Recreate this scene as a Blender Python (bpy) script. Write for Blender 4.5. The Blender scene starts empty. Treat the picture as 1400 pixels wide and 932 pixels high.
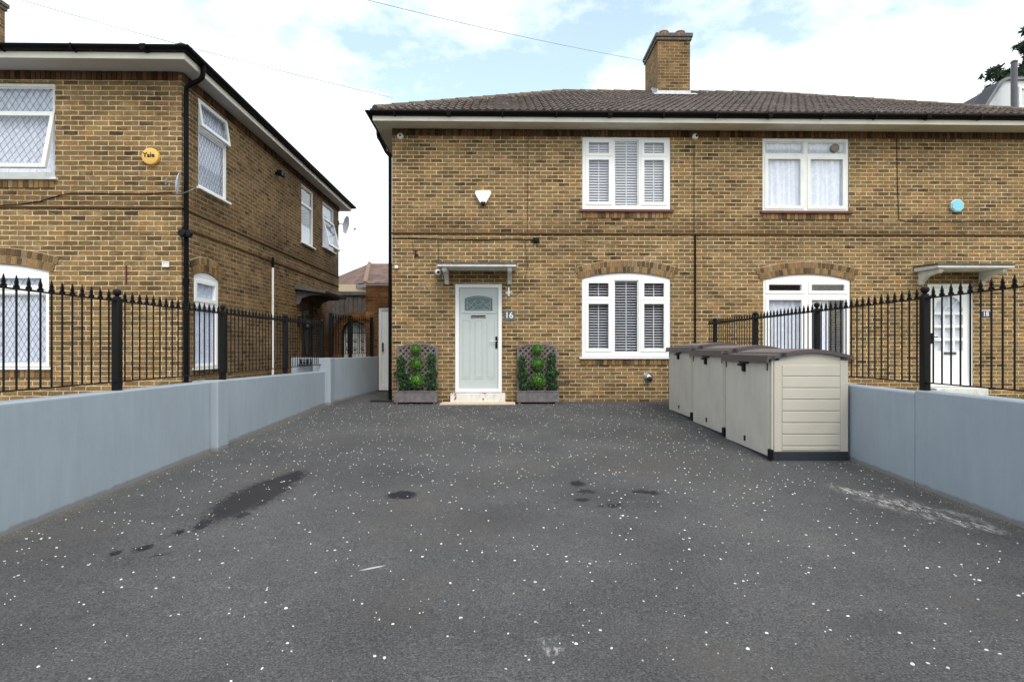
SKYOFF = (-0.45, 0.9, 4)
import bpy, bmesh, math, random
from mathutils import Vector, Matrix
R = math.radians
random.seed(11)
sc = bpy.context.scene
COL = sc.collection
CAMZ, HOR, FPX, CX = 1.425, 476.0, 780.0, 700.0     # eye height, horizon row, focal length and centre in photo pixels
SL = 0.0347                                          # slope of the drive
def gz(y): return SL * max(-3.0, min(15.0, y))

# ------------------------------------------------------------------ materials
def nm(name):
    m = bpy.data.materials.new(name); m.use_nodes = True
    nt = m.node_tree; b = nt.nodes['Principled BSDF']
    return m, nt, b
def N(nt, t, **kw):
    n = nt.nodes.new(t)
    for k, v in kw.items():
        if k in n.inputs: n.inputs[k].default_value = v
        else: setattr(n, k, v)
    return n
def ramp(nt, fac, stops, interp='LINEAR'):
    r = nt.nodes.new('ShaderNodeValToRGB'); cr = r.color_ramp; cr.interpolation = interp
    while len(cr.elements) > 1: cr.elements.remove(cr.elements[0])
    for i, (p, c) in enumerate(stops):
        c = (c, c, c) if isinstance(c, (int, float)) else c
        e = cr.elements[0] if i == 0 else cr.elements.new(p)
        e.position = p; e.color = (*c, 1)
    nt.links.new(fac, r.inputs[0]); return r.outputs[0]
def mix(nt, mode, fac, a, b):
    n = nt.nodes.new('ShaderNodeMix'); n.data_type = 'RGBA'; n.blend_type = mode
    for s, v in ((0, fac), (6, a), (7, b)):
        if hasattr(v, 'is_linked'): nt.links.new(v, n.inputs[s])
        elif isinstance(v, (int, float)): n.inputs[s].default_value = v if s == 0 else (v, v, v, 1)
        else: n.inputs[s].default_value = (*v, 1)
    return n.outputs[2]
def math_(nt, op, a, b=0.0, clamp=False):
    n = nt.nodes.new('ShaderNodeMath'); n.operation = op; n.use_clamp = clamp
    for s, v in ((0, a), (1, b)):
        if hasattr(v, 'is_linked'): nt.links.new(v, n.inputs[s])
        else: n.inputs[s].default_value = v
    return n.outputs[0]
def noise(nt, vec, scale, detail=4, rough=.55, out='Fac'):
    n = N(nt, 'ShaderNodeTexNoise', Scale=scale, Detail=detail, Roughness=rough)
    if vec is not None: nt.links.new(vec, n.inputs['Vector'])
    return n.outputs[out]
def bump(nt, b, h, strength=.3, dist=.01):
    n = N(nt, 'ShaderNodeBump', Strength=strength, Distance=dist)
    nt.links.new(h, n.inputs['Height']); nt.links.new(n.outputs[0], b.inputs['Normal'])
def obco(nt): return N(nt, 'ShaderNodeTexCoord').outputs['Object']
def mapping(nt, vec, scale=(1, 1, 1), loc=(0, 0, 0), rot=(0, 0, 0)):
    n = nt.nodes.new('ShaderNodeMapping'); nt.links.new(vec, n.inputs[0])
    n.inputs['Scale'].default_value = scale; n.inputs['Location'].default_value = loc; n.inputs['Rotation'].default_value = rot
    return n.outputs[0]

def simple(name, col, rough=.5, var=.12, scale=6, metal=0, bmp=0, bscale=60, spec=.5, dirt=None):
    m, nt, b = nm(name)
    co = obco(nt)
    n1 = noise(nt, co, scale, 5)
    c = mix(nt, 'MULTIPLY', 1, col, ramp(nt, n1, [(.25, 1 - var), (.75, 1 + var * .6)]))
    if dirt:
        d = ramp(nt, noise(nt, mapping(nt, co, (1, 1, .35)), dirt[1], 8, .7), [(dirt[2], 0), (min(1, dirt[2] + .22), dirt[3])])
        c = mix(nt, 'MIX', d, c, dirt[0])
    nt.links.new(c, b.inputs['Base Color'])
    b.inputs['Roughness'].default_value = rough; b.inputs['Metallic'].default_value = metal
    b.inputs['Specular IOR Level'].default_value = spec
    if bmp: bump(nt, b, noise(nt, co, bscale, 4), bmp, .004)
    return m

BR = [(0, (.060, .044, .032)), (.10, (.115, .078, .045)), (.28, (.165, .112, .058)), (.45, (.225, .150, .072)), (.60, (.195, .142, .085)),
      (.74, (.285, .185, .088)), (.86, (.27, .150, .066)), (.93, (.20, .155, .11)), (1, (.35, .25, .14))]
def brick(name, tint=(1, 1, 1), mort=(.66, .535, .37), w=.225, h=.075, dark=.25):
    m, nt, b = nm(name)
    uv = N(nt, 'ShaderNodeTexCoord').outputs['UV']; co = obco(nt)
    wob = N(nt, 'ShaderNodeVectorMath', operation='MULTIPLY_ADD')
    nt.links.new(noise(nt, uv, 9, 3, out='Color'), wob.inputs[0]); wob.inputs[1].default_value = (.020, .016, 0)
    nt.links.new(uv, wob.inputs[2])
    def bt(mort_s, smooth, off):
        t = N(nt, 'ShaderNodeTexBrick', Scale=1.0); t.offset = .5; t.squash = 1
        t.inputs['Color1'].default_value = (0, 0, 0, 1); t.inputs['Color2'].default_value = (1, 1, 1, 1)
        t.inputs['Mortar'].default_value = (.5, .5, .5, 1)
        t.inputs['Mortar Size'].default_value = mort_s; t.inputs['Mortar Smooth'].default_value = smooth
        t.inputs['Brick Width'].default_value = w; t.inputs['Row Height'].default_value = h
        v = mapping(nt, wob.outputs[0], (1, 1, 1), off); nt.links.new(v, t.inputs['Vector'])
        return t
    t = bt(.0078, .35, (0, 0, 0)); t2 = bt(.0, 0, (w * 24, h * 38, 0))
    rnd = mix(nt, 'MIX', .3, mix(nt, 'MIX', .25, t.outputs['Color'], t2.outputs['Color']), ramp(nt, noise(nt, uv, 3.2, 6, .75), [(.3, 0), (.7, 1)]))
    c = ramp(nt, rnd, [(.14 + p * .72, k) for p, k in BR])
    inner = noise(nt, mapping(nt, uv, (1, 1.8, 1)), 30, 5, .8)
    c = mix(nt, 'MULTIPLY', 1, c, ramp(nt, inner, [(.28, .42), (.70, 1.42)]))
    # patches of sooty and of redder bricks
    p1 = ramp(nt, noise(nt, mapping(nt, uv, (1, 2.2, 1)), 1.5, 5, .65), [(.44, 0), (.64, .8)])
    c = mix(nt, 'MIX', p1, c, mix(nt, 'MULTIPLY', 1, c, (.60, .57, .56)))
    mc = mix(nt, 'MULTIPLY', 1, mort, ramp(nt, noise(nt, uv, 5, 5, .7), [(.3, .45), (.65, 1.12)]))
    c = mix(nt, 'MIX', math_(nt, 'MULTIPLY', t.outputs['Fac'], ramp(nt, noise(nt, uv, 12, 5, .75), [(.3, .45), (.55, 1)])), c, mc)
    sz_ = N(nt, 'ShaderNodeSeparateXYZ'); nt.links.new(co, sz_.inputs[0])      # soot gathered over the string course
    zb_ = ramp(nt, math_(nt, 'DIVIDE', math_(nt, 'ADD', sz_.outputs[2], math_(nt, 'MULTIPLY', noise(nt, uv, 2.5, 5, .7), .35)), 6.0), [(.565, 0), (.575, 1), (.60, .8), (.65, 0)])
    c = mix(nt, 'MIX', math_(nt, 'MULTIPLY', zb_, .65), c, mix(nt, 'MULTIPLY', 1, c, (.58, .56, .56)))
    c = mix(nt, 'MULTIPLY', 1, c, ramp(nt, noise(nt, mapping(nt, uv, (1, 1.6, 1)), .7, 6, .6), [(.3, 1 - dark), (.7, 1.12)]))
    # whitish salts
    s = ramp(nt, noise(nt, mapping(nt, uv, (1, 1.8, 1), (7, 3, 0)), 2.2, 8, .75), [(.56, 0), (.70, .55)])
    c = mix(nt, 'MIX', s, c, (.40, .30, .185))
    c = mix(nt, 'MULTIPLY', 1, c, tint)
    nt.links.new(c, b.inputs['Base Color']); b.inputs['Roughness'].default_value = .92
    b.inputs['Specular IOR Level'].default_value = .15
    hgt = math_(nt, 'ADD', math_(nt, 'MULTIPLY', t.outputs['Fac'], -1.0), math_(nt, 'MULTIPLY', inner, .6))
    bump(nt, b, hgt, .75, .008)
    return m
def brick_loose(name, tint=(1, 1, 1)):
    m, nt, b = nm(name)
    g = N(nt, 'ShaderNodeNewGeometry')
    c = ramp(nt, g.outputs['Random Per Island'], BR)
    i = noise(nt, obco(nt), 40, 4, .7)
    c = mix(nt, 'MULTIPLY', 1, c, ramp(nt, i, [(.25, .6), (.72, 1.25)]))
    c = mix(nt, 'MULTIPLY', 1, c, tint)
    nt.links.new(c, b.inputs['Base Color']); b.inputs['Roughness'].default_value = .92
    b.inputs['Specular IOR Level'].default_value = .15
    bump(nt, b, i, .5, .006)
    return m
def leafy(name, c1, c2, rough=.45):
    m, nt, b = nm(name)
    g = N(nt, 'ShaderNodeNewGeometry')
    c = ramp(nt, g.outputs['Random Per Island'], [(0, c1), (1, c2)])
    nt.links.new(c, b.inputs['Base Color']); b.inputs['Roughness'].default_value = rough
    return m
def glass(name, refl=.14, tint=(.93, .94, .97)):
    m = bpy.data.materials.new(name); m.use_nodes = True; nt = m.node_tree
    nt.nodes.remove(nt.nodes['Principled BSDF']); out = nt.nodes['Material Output']
    tr = N(nt, 'ShaderNodeBsdfTransparent'); tr.inputs[0].default_value = (*tint, 1)
    gl = N(nt, 'ShaderNodeBsdfGlossy', Roughness=.015)
    bmp = N(nt, 'ShaderNodeBump', Strength=.06, Distance=.02)
    nt.links.new(noise(nt, obco(nt), 2.5, 2), bmp.inputs['Height']); nt.links.new(bmp.outputs[0], gl.inputs['Normal'])
    lw = N(nt, 'ShaderNodeLayerWeight', Blend=.5)
    f = math_(nt, 'ADD', math_(nt, 'MULTIPLY', math_(nt, 'POWER', lw.outputs['Facing'], 4.0), .5), refl, True)
    mx = N(nt, 'ShaderNodeMixShader'); nt.links.new(f, mx.inputs[0]); nt.links.new(tr.outputs[0], mx.inputs[1]); nt.links.new(gl.outputs[0], mx.inputs[2])
    nt.links.new(mx.outputs[0], out.inputs[0]); return m
def net_curtain(name, col=(.83, .86, .93), lace=.5):
    m, nt, b = nm(name); co = obco(nt)
    v = N(nt, 'ShaderNodeTexVoronoi', Scale=26.0); nt.links.new(co, v.inputs['Vector'])
    n = noise(nt, co, 14, 4)
    c = mix(nt, 'MULTIPLY', lace, col, ramp(nt, v.outputs['Distance'], [(.1, .72), (.6, 1.1)]))
    c = mix(nt, 'MULTIPLY', .6, c, ramp(nt, n, [(.3, .8), (.7, 1.1)]))
    nt.links.new(c, b.inputs['Base Color']); b.inputs['Roughness'].default_value = .9
    b.inputs['Transmission Weight'].default_value = 0
    return m

M = {}
M['brick'] = brick('yellow_stock_brick', tint=(1.10, 1.07, .98))
M['brick_side'] = brick('darker_stock_brick', tint=(.94, .89, .82), mort=(.48, .38, .25), dark=.35)  # stock brick with darker tint and mortar, for side wall and chimneys
M['brick_red'] = brick('brown_red_brick', tint=(.92, .66, .50), mort=(.30, .22, .15))
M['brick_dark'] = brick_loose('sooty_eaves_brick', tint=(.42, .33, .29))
M['brick_arch'] = brick_loose('arch_brick', tint=(1.0, .93, .85))
M['mortar'] = simple('mortar', (.46, .38, .27), .95, .3, 9)
M['upvc'] = simple('white_upvc', (.82, .83, .84), .35, .04, 3)
M['upvc_old'] = simple('weathered_white_upvc', (.72, .74, .74), .42, .10, 4, dirt=((.45, .47, .46), 6, .55, .5))
M['glass'] = glass('window_glass', .05)
M['glass_sky'] = glass('upper_window_glass', .075)
M['lead'] = simple('lead_strip', (.16, .17, .18), .5, .2)
M['net'] = net_curtain('net_curtain')
M['net2'] = net_curtain('plain_net_curtain', (.88, .90, .94), .25)
M['slat'] = simple('white_slats', (.85, .85, .84), .5, .04)
M['red_sill'] = simple('red_oxide_sill', (.13, .028, .028), .55, .25)
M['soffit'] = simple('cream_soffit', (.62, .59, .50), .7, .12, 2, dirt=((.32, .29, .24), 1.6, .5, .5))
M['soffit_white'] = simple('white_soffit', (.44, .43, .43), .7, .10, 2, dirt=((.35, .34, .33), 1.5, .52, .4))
M['fascia'] = simple('cream_fascia', (.80, .78, .70), .6, .08, 3, dirt=((.5, .46, .38), 7, .55, .5))
M['black_plastic'] = simple('black_gutter', (.004, .004, .005), .55, .3, spec=.08)
M['iron'] = simple('black_iron_paint', (.006, .006, .007), .5, .3, 20, spec=.2)
M['lead_flash'] = simple('lead_flashing', (.50, .52, .56), .6, .2, 12)
M['door'] = simple('pale_green_door', (.475, .52, .525), .42, .03)
M['door_glass'] = simple('obscure_door_glass', (.13, .19, .20), .18, .25, 30)
M['chrome'] = simple('chrome', (.62, .62, .63), .2, .05, 4, metal=1)
M['slate_grey'] = simple('slate_plate', (.085, .10, .12), .55, .15)
M['white'] = simple('white_plastic', (.80, .80, .80), .4, .04)
M['blue_lens'] = simple('pale_blue_cover', (.20, .55, .72), .4, .05)
M['yellow'] = simple('yellow_cover', (.72, .43, .10), .45, .08)
M['wood_grey'] = simple('weathered_wood', (.16, .145, .15), .85, .35, 9, bmp=.4, dirt=((.26, .23, .23), 14, .5, .6))
M['pale_stone'] = simple('pale_stone', (.62, .50, .37), .85, .15, 10, dirt=((.42, .33, .24), 5, .5, .5))
M['step'] = simple('flaking_white_step', (.66, .66, .64), .8, .15, 8, bmp=.3, dirt=((.36, .33, .30), 9, .50, .7))
M['step_red'] = simple('old_red_paint', (.36, .07, .05), .7, .3, 20)
M['shed'] = simple('cream_resin', (.50, .475, .415), .55, .05, 3, bmp=.15, bscale=40)
M['shed_door'] = simple('grey_resin', (.55, .52, .475), .6, .08, 4, bmp=.2, bscale=40, dirt=((.38, .36, .325), 3, .5, .4))
M['lid'] = simple('brown_resin_lid', (.085, .070, .072), .5, .12, 4, bmp=.2, bscale=50)
M['navy'] = simple('dark_resin_base', (.022, .028, .038), .55, .2)
M['slatewhite'] = simple('white_render', (.55, .58, .62), .8, .05)
M['slate'] = simple('dark_slate', (.028, .030, .042), .6, .2, 12, spec=.25)
M['pipe_grey'] = simple('grey_flue', (.07, .07, .08), .45, .15)
M['board'] = simple('grey_fence_boards', (.13, .115, .11), .9, .45, 5, dirt=((.05, .045, .042), 5, .48, .7))
M['door_brown'] = simple('dark_brown_door', (.045, .018, .013), .4, .3)
M['felt'] = simple('mossy_roofing_felt', (.10, .09, .08), .95, .4, 25, bmp=.6, dirt=((.30, .28, .25), 18, .52, .8))
M['canopy_dark'] = simple('weathered_canopy_timber', (.10, .095, .09), .8, .3, 8)
M['cream_wall'] = simple('cream_brickwork', (.42, .34, .23), .9, .15, 14)
M['box_leaf'] = leafy('bright_box_leaf', (.025, .09, .010), (.085, .22, .028))
M['dark_leaf'] = leafy('dark_box_leaf', (.014, .045, .014), (.045, .115, .035))
M['conifer'] = leafy('conifer_needles', (.008, .022, .012), (.025, .055, .028), .7)
M['bark'] = simple('conifer_bark', (.06, .045, .035), .9, .3)
M['grassm'] = leafy('grass_blade', (.07, .10, .025), (.26, .23, .09), .7)
M['earth'] = simple('rough_grass_ground', (.13, .115, .06), .95, .4, 14, bmp=.5)
M['chip'] = leafy('white_chip', (.50, .49, .47), (.82, .82, .80), .8)
M['wire'] = simple('grey_wire', (.26, .27, .30), .6, .1)
M['terracotta'] = simple('terracotta', (.32, .12, .07), .85, .2)
M['band_dark'] = simple('near_black_band', (.02, .02, .02), .6, .2)
M['bin_black'] = simple('black_rubber', (.015, .015, .017), .6, .2)

def tile_mat(name, base, lich=.6):
    m, nt, b = nm(name); co = obco(nt)
    br = N(nt, 'ShaderNodeTexCoord').outputs['UV']
    t = N(nt, 'ShaderNodeTexBrick', Scale=1.0); t.offset = .5
    t.inputs['Color1'].default_value = (0, 0, 0, 1); t.inputs['Color2'].default_value = (1, 1, 1, 1)
    t.inputs['Mortar Size'].default_value = 0; t.inputs['Brick Width'].default_value = .30; t.inputs['Row Height'].default_value = .33
    nt.links.new(br, t.inputs['Vector'])
    c = mix(nt, 'MULTIPLY', 1, base, ramp(nt, t.outputs['Color'], [(0, .68), (1, 1.3)]))
    c = mix(nt, 'MULTIPLY', 1, c, ramp(nt, noise(nt, co, 2.2, 6, .65), [(.3, .7), (.7, 1.3)]))
    l = ramp(nt, noise(nt, co, 19, 5, .8), [(.575, 0), (.63, lich)])
    c = mix(nt, 'MIX', l, c, (.42, .38, .33))
    l2 = ramp(nt, noise(nt, mapping(nt, co, (1, 1, 1), (4, 4, 4)), 3.5, 6, .8), [(.60, 0), (.7, .5)])
    c = mix(nt, 'MIX', l2, c, (.16, .13, .055))
    nt.links.new(c, b.inputs['Base Color']); b.inputs['Roughness'].default_value = .9
    bump(nt, b, noise(nt, co, 50, 4), .4, .005)
    return m
M['tile'] = tile_mat('brown_concrete_tile', (.060, .043, .038))
M['tile_far'] = tile_mat('red_brown_tile', (.105, .062, .050), .1)
M['ridge'] = tile_mat('mossy_ridge_tile', (.085, .064, .048), .8)

def render_wall(name, col):
    m, nt, b = nm(name); co = obco(nt)
    c = mix(nt, 'MULTIPLY', 1, col, ramp(nt, noise(nt, co, 1.1, 6, .6), [(.3, .93), (.7, 1.05)]))
    c = mix(nt, 'MULTIPLY', 1, c, ramp(nt, noise(nt, mapping(nt, co, (3, 3, .5)), 3, 6, .7), [(.35, .94), (.65, 1.03)]))
    sx = N(nt, 'ShaderNodeSeparateXYZ'); nt.links.new(co, sx.inputs[0])
    hgt = math_(nt, 'SUBTRACT', sx.outputs[2], math_(nt, 'MULTIPLY', sx.outputs[1], SL))
    d = math_(nt, 'ADD', hgt, math_(nt, 'MULTIPLY', noise(nt, co, 7, 6, .7), -.06))
    c = mix(nt, 'MIX', ramp(nt, d, [(0, .7), (.02, 0)]), c, (.16, .15, .13))      # splashed dirt at the foot of the wall
    sc_ = ramp(nt, noise(nt, mapping(nt, co, (1, .35, 5)), 4, 8, .8), [(.66, 0), (.74, .28)])
    c = mix(nt, 'MIX', sc_, c, (.20, .25, .30))
    nt.links.new(c, b.inputs['Base Color']); b.inputs['Roughness'].default_value = .62
    bump(nt, b, noise(nt, co, 30, 6, .7), .22, .006)
    return m
M['wall_blue'] = render_wall('painted_blue_grey_render', (.300, .352, .408))
M['wall_cap'] = render_wall('painted_wall_cap', (.31, .375, .445))

def asphalt():
    m, nt, b = nm('asphalt'); co = obco(nt)
    big = noise(nt, co, .8, 7, .68)
    c = ramp(nt, big, [(.3, (.055, .056, .059)), (.5, (.075, .077, .081)), (.7, (.099, .099, .100))])
    fine = noise(nt, co, 95, 4, .85)
    c = mix(nt, 'MULTIPLY', 1, c, ramp(nt, fine, [(.3, .30), (.5, .92), (.70, 2.3)]))
    mid = noise(nt, co, 34, 5, .75)
    c = mix(nt, 'MULTIPLY', 1, c, ramp(nt, mid, [(.3, .78), (.7, 1.2)]))
    c = mix(nt, 'MIX', ramp(nt, noise(nt, mapping(nt, co, (1, 1, 1), (5, 1, 0)), .8, 7, .7), [(.5, 0), (.68, .5)]), c, (.088, .080, .073))
    sx = N(nt, 'ShaderNodeSeparateXYZ'); nt.links.new(co, sx.inputs[0])
    # dust and washed grit along the foot of both walls
    e = math_(nt, 'ADD', math_(nt, 'MAXIMUM', math_(nt, 'SUBTRACT', sx.outputs[0], 3.50), math_(nt, 'SUBTRACT', -3.40, sx.outputs[0])),
              math_(nt, 'MULTIPLY', math_(nt, 'SUBTRACT', noise(nt, co, 5, 6, .75), .5), .35))
    c = mix(nt, 'MIX', ramp(nt, e, [(.45, 0), (.5, 0), (.56, 0)]) if False else math_(nt, 'MULTIPLY', ramp(nt, math_(nt, 'ADD', e, .5), [(.42, 0), (.62, .32)]), 1), c, (.17, .155, .13))
    wob = N(nt, 'ShaderNodeVectorMath', operation='MULTIPLY_ADD')
    nt.links.new(noise(nt, co, 11, 9, .85, out='Color'), wob.inputs[0]); wob.inputs[1].default_value = (.30, .42, 0); nt.links.new(co, wob.inputs[2])
    def blob(cx, cy, rx, ry, rot, soft=.5, wv=wob):
        v = wv.outputs[0] if wv else co
        off = (.15, .21) if wv else (0, 0)
        s = N(nt, 'ShaderNodeVectorMath', operation='SUBTRACT'); nt.links.new(v, s.inputs[0]); s.inputs[1].default_value = (cx + off[0], cy + off[1], 0)
        mp = N(nt, 'ShaderNodeMapping'); mp.vector_type = 'TEXTURE'
        nt.links.new(s.outputs[0], mp.inputs[0]); mp.inputs['Rotation'].default_value = (0, 0, R(rot)); mp.inputs['Scale'].default_value = (rx, ry, 1e6)
        l = N(nt, 'ShaderNodeVectorMath', operation='LENGTH'); nt.links.new(mp.outputs[0], l.inputs[0])
        return ramp(nt, l.outputs['Value'], [(1 - soft, 1), (1, 0)])
    def add(c, masks, col, k, ragged=False):
        mk = masks[0]
        for q in masks[1:]: mk = math_(nt, 'MAXIMUM', mk, q)
        if ragged:      # oil soaks in unevenly between the stones
            ng = math_(nt, 'MULTIPLY', math_(nt, 'SUBTRACT', noise(nt, mapping(nt, co, (1.6, .8, 1)), 16, 9, .85), .5), 3.4)
            mk = math_(nt, 'MULTIPLY', ramp(nt, math_(nt, 'ADD', mk, ng), [(.30, 0), (.72, 1)]), ramp(nt, mk, [(0, 0), (.12, 1)]))
        return mix(nt, 'MIX', math_(nt, 'MULTIPLY', mk, k), c, col), mk
    oil = [blob(-2.19, 4.92, .28, .80, -2), blob(-2.12, 5.35, .16, .5, 0), blob(-2.22, 4.6, .20, .5, 0), blob(-2.25, 4.15, .06, .16, 10), blob(-2.33, 3.98, .05, .08, 0), blob(-2.06, 4.35, .05, .12, 0),
           blob(-2.40, 3.70, .06, .08, 0), blob(-2.52, 3.62, .06, .05, 0), blob(-2.22, 3.60, .04, .04, 0),
           blob(-.94, 4.88, .16, .17, 0), blob(.60, 5.25, .09, .12, 0), blob(.66, 4.98, .10, .08, 0), blob(.58, 4.75, .09, .07, 0), blob(.82, 4.6, .09, .07, 0),
           blob(1.12, 4.98, .10, .08, 0), blob(1.22, 4.95, .07, .06, 0), blob(.70, 4.6, .04, .03, 0)]
    c, mo = add(c, oil, (.009, .009, .014), .88, True)
    wet = [blob(-2.18, 4.85, .34, .95, -2, .6), blob(.75, 4.85, .55, .5, 0, .9), blob(-.2, 4.3, .6, .4, 0, .9), blob(1.2, 7.6, .9, .5, 0, .9), blob(1.75, 2.75, .3, .15, 0, .8), blob(-1.7, 7.2, .9, .6, 0, .9)]
    c, _ = add(c, wet, (.042, .041, .043), .38)
    br_ = ramp(nt, noise(nt, mapping(nt, co, (2.2, .8, 1)), 11, 8, .85), [(.49, 0), (.56, 1)])
    whiteb = [blob(3.20, 4.50, .26, .60, 28, .8), blob(3.0, 4.95, .12, .35, 25, .8), blob(3.33, 4.2, .15, .35, 25, .8), blob(.18, 2.58, .045, .10, 0, .8)]
    mw = whiteb[0]
    for q in whiteb[1:]: mw = math_(nt, 'MAXIMUM', mw, q)
    c = mix(nt, 'MIX', math_(nt, 'MULTIPLY', math_(nt, 'MULTIPLY', mw, br_), .75), c, (.52, .51, .49))
    st = blob(-.83, 3.40, .012, .085, -62, .4, None)
    c = mix(nt, 'MIX', math_(nt, 'MULTIPLY', st, .8), c, (.55, .56, .57))
    nt.links.new(c, b.inputs['Base Color'])
    nt.links.new(math_(nt, 'SUBTRACT', .88, math_(nt, 'MULTIPLY', mo, .05)), b.inputs['Roughness'])
    b.inputs['Specular IOR Level'].default_value = .15
    bump(nt, b, math_(nt, 'ADD', fine, mid), .8, .006)
    return m
M['asphalt'] = asphalt()
M['paving'] = simple('concrete_paving', (.22, .21, .19), .9, .2, 3, bmp=.3)

# ------------------------------------------------------------------ mesh builder
class MB:
    def __init__(s, xf=None): s.v = []; s.f = []; s.xf = xf
    def add(s, vs, fs):
        o = len(s.v)
        for p in vs: s.v.append(tuple(s.xf(*p)) if s.xf else tuple(p))
        for f in fs: s.f.append([i + o for i in f])
        return s
    def box(s, x0, x1, y0, y1, z0, z1):
        return s.add([(x0, y0, z0), (x1, y0, z0), (x1, y1, z0), (x0, y1, z0), (x0, y0, z1), (x1, y0, z1), (x1, y1, z1), (x0, y1, z1)],
                     [(0, 3, 2, 1), (4, 5, 6, 7), (0, 1, 5, 4), (1, 2, 6, 5), (2, 3, 7, 6), (3, 0, 4, 7)])
    def hexa(s, p): return s.add(p, [(0, 3, 2, 1), (4, 5, 6, 7), (0, 1, 5, 4), (1, 2, 6, 5), (2, 3, 7, 6), (3, 0, 4, 7)])
    def prism_y(s, poly, y0, y1):            # poly in (x, z)
        n = len(poly)
        return s.add([(x, y0, z) for x, z in poly] + [(x, y1, z) for x, z in poly],
                     [list(range(n)), list(range(2 * n - 1, n - 1, -1))] + [(i, (i + 1) % n, n + (i + 1) % n, n + i) for i in range(n)])
    def prism_x(s, poly, x0, x1):            # poly in (y, z)
        n = len(poly)
        return s.add([(x0, y, z) for y, z in poly] + [(x1, y, z) for y, z in poly],
                     [list(range(n)), list(range(2 * n - 1, n - 1, -1))] + [(i, (i + 1) % n, n + (i + 1) % n, n + i) for i in range(n)])
    def prism_z(s, poly, z0, z1):
        n = len(poly)
        return s.add([(x, y, z0) for x, y in poly] + [(x, y, z1) for x, y in poly],
                     [list(range(n)), list(range(2 * n - 1, n - 1, -1))] + [(i, (i + 1) % n, n + (i + 1) % n, n + i) for i in range(n)])
    def plate(s, x0, x1, z0, z1, y0, y1, holes=()):
        xs = sorted({x0, x1, *[h[0] for h in holes], *[h[1] for h in holes]}); zs = sorted({z0, z1, *[h[2] for h in holes], *[h[3] for h in holes]})
        xs = [x for x in xs if x0 <= x <= x1]; zs = [z for z in zs if z0 <= z <= z1]
        nx, nz = len(xs) - 1, len(zs) - 1
        def full(i, j):
            if i < 0 or j < 0 or i >= nx or j >= nz: return False
            cx, cz = (xs[i] + xs[i + 1]) / 2, (zs[j] + zs[j + 1]) / 2
            return not any(h[0] < cx < h[1] and h[2] < cz < h[3] for h in holes)
        for i in range(nx):
            for j in range(nz):
                if not full(i, j): continue
                a, b, c, d = xs[i], xs[i + 1], zs[j], zs[j + 1]
                s.add([(a, y0, c), (b, y0, c), (b, y0, d), (a, y0, d)], [(0, 1, 2, 3)])
                s.add([(a, y1, c), (b, y1, c), (b, y1, d), (a, y1, d)], [(3, 2, 1, 0)])
                if not full(i - 1, j): s.add([(a, y0, c), (a, y0, d), (a, y1, d), (a, y1, c)], [(0, 1, 2, 3)])
                if not full(i + 1, j): s.add([(b, y0, c), (b, y1, c), (b, y1, d), (b, y0, d)], [(0, 1, 2, 3)])
                if not full(i, j - 1): s.add([(a, y0, c), (a, y1, c), (b, y1, c), (b, y0, c)], [(0, 1, 2, 3)])
                if not full(i, j + 1): s.add([(a, y0, d), (b, y0, d), (b, y1, d), (a, y1, d)], [(0, 1, 2, 3)])
        return s
    def ring(s, x0, x1, y0, y1, prof):       # closed profile (outward offset, z) swept round a rectangle
        n = len(prof); vs = []
        for o, z in prof: vs += [(x0 - o, y0 - o, z), (x1 + o, y0 - o, z), (x1 + o, y1 + o, z), (x0 - o, y1 + o, z)]
        fs = []
        for i in range(n):
            j = (i + 1) % n
            for k in range(4): fs.append((4 * i + k, 4 * i + (k + 1) % 4, 4 * j + (k + 1) % 4, 4 * j + k))
        return s.add(vs, fs)
    def tube(s, pts, r, n=8, caps=True):
        pts = [Vector(p) for p in pts]; rings = []
        rr = r if isinstance(r, (list, tuple)) else [r] * len(pts)
        up0 = None
        for i, p in enumerate(pts):
            a = pts[i] - pts[i - 1] if i else pts[1] - pts[0]; b = pts[i + 1] - pts[i] if i < len(pts) - 1 else a
            d = (a.normalized() + b.normalized()).normalized()
            if up0 is None:
                up0 = Vector((0, 0, 1)) if abs(d.z) < .9 else Vector((1, 0, 0))
            sx = d.cross(up0).normalized(); up = sx.cross(d).normalized(); up0 = up
            rings.append([p + (sx * math.cos(2 * math.pi * k / n) + up * math.sin(2 * math.pi * k / n)) * rr[i] for k in range(n)])
        vs = [q for rg in rings for q in rg]; fs = []
        for i in range(len(rings) - 1):
            for k in range(n): fs.append((i * n + k, i * n + (k + 1) % n, (i + 1) * n + (k + 1) % n, (i + 1) * n + k))
        if caps: fs += [list(range(n)), list(range(len(vs) - 1, len(vs) - n - 1, -1))]
        return s.add(vs, fs)
    def lathe(s, prof, c=(0, 0, 0), axis='z', n=20):   # prof: (r, h)
        vs = []; fs = []
        for r, h in prof:
            for k in range(n):
                a = 2 * math.pi * k / n; p = (r * math.cos(a), r * math.sin(a), h)
                if axis == 'y': p = (p[0], -p[2], p[1])       # h points towards -y (out of a front wall)
                if axis == 'x': p = (p[2], p[0], p[1])
                vs.append((c[0] + p[0], c[1] + p[1], c[2] + p[2]))
        for i in range(len(prof) - 1):
            for k in range(n): fs.append((i * n + k, i * n + (k + 1) % n, (i + 1) * n + (k + 1) % n, (i + 1) * n + k))
        fs += [list(range(n))[::-1], list(range(len(vs) - n, len(vs)))]
        return s.add(vs, fs)
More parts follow.
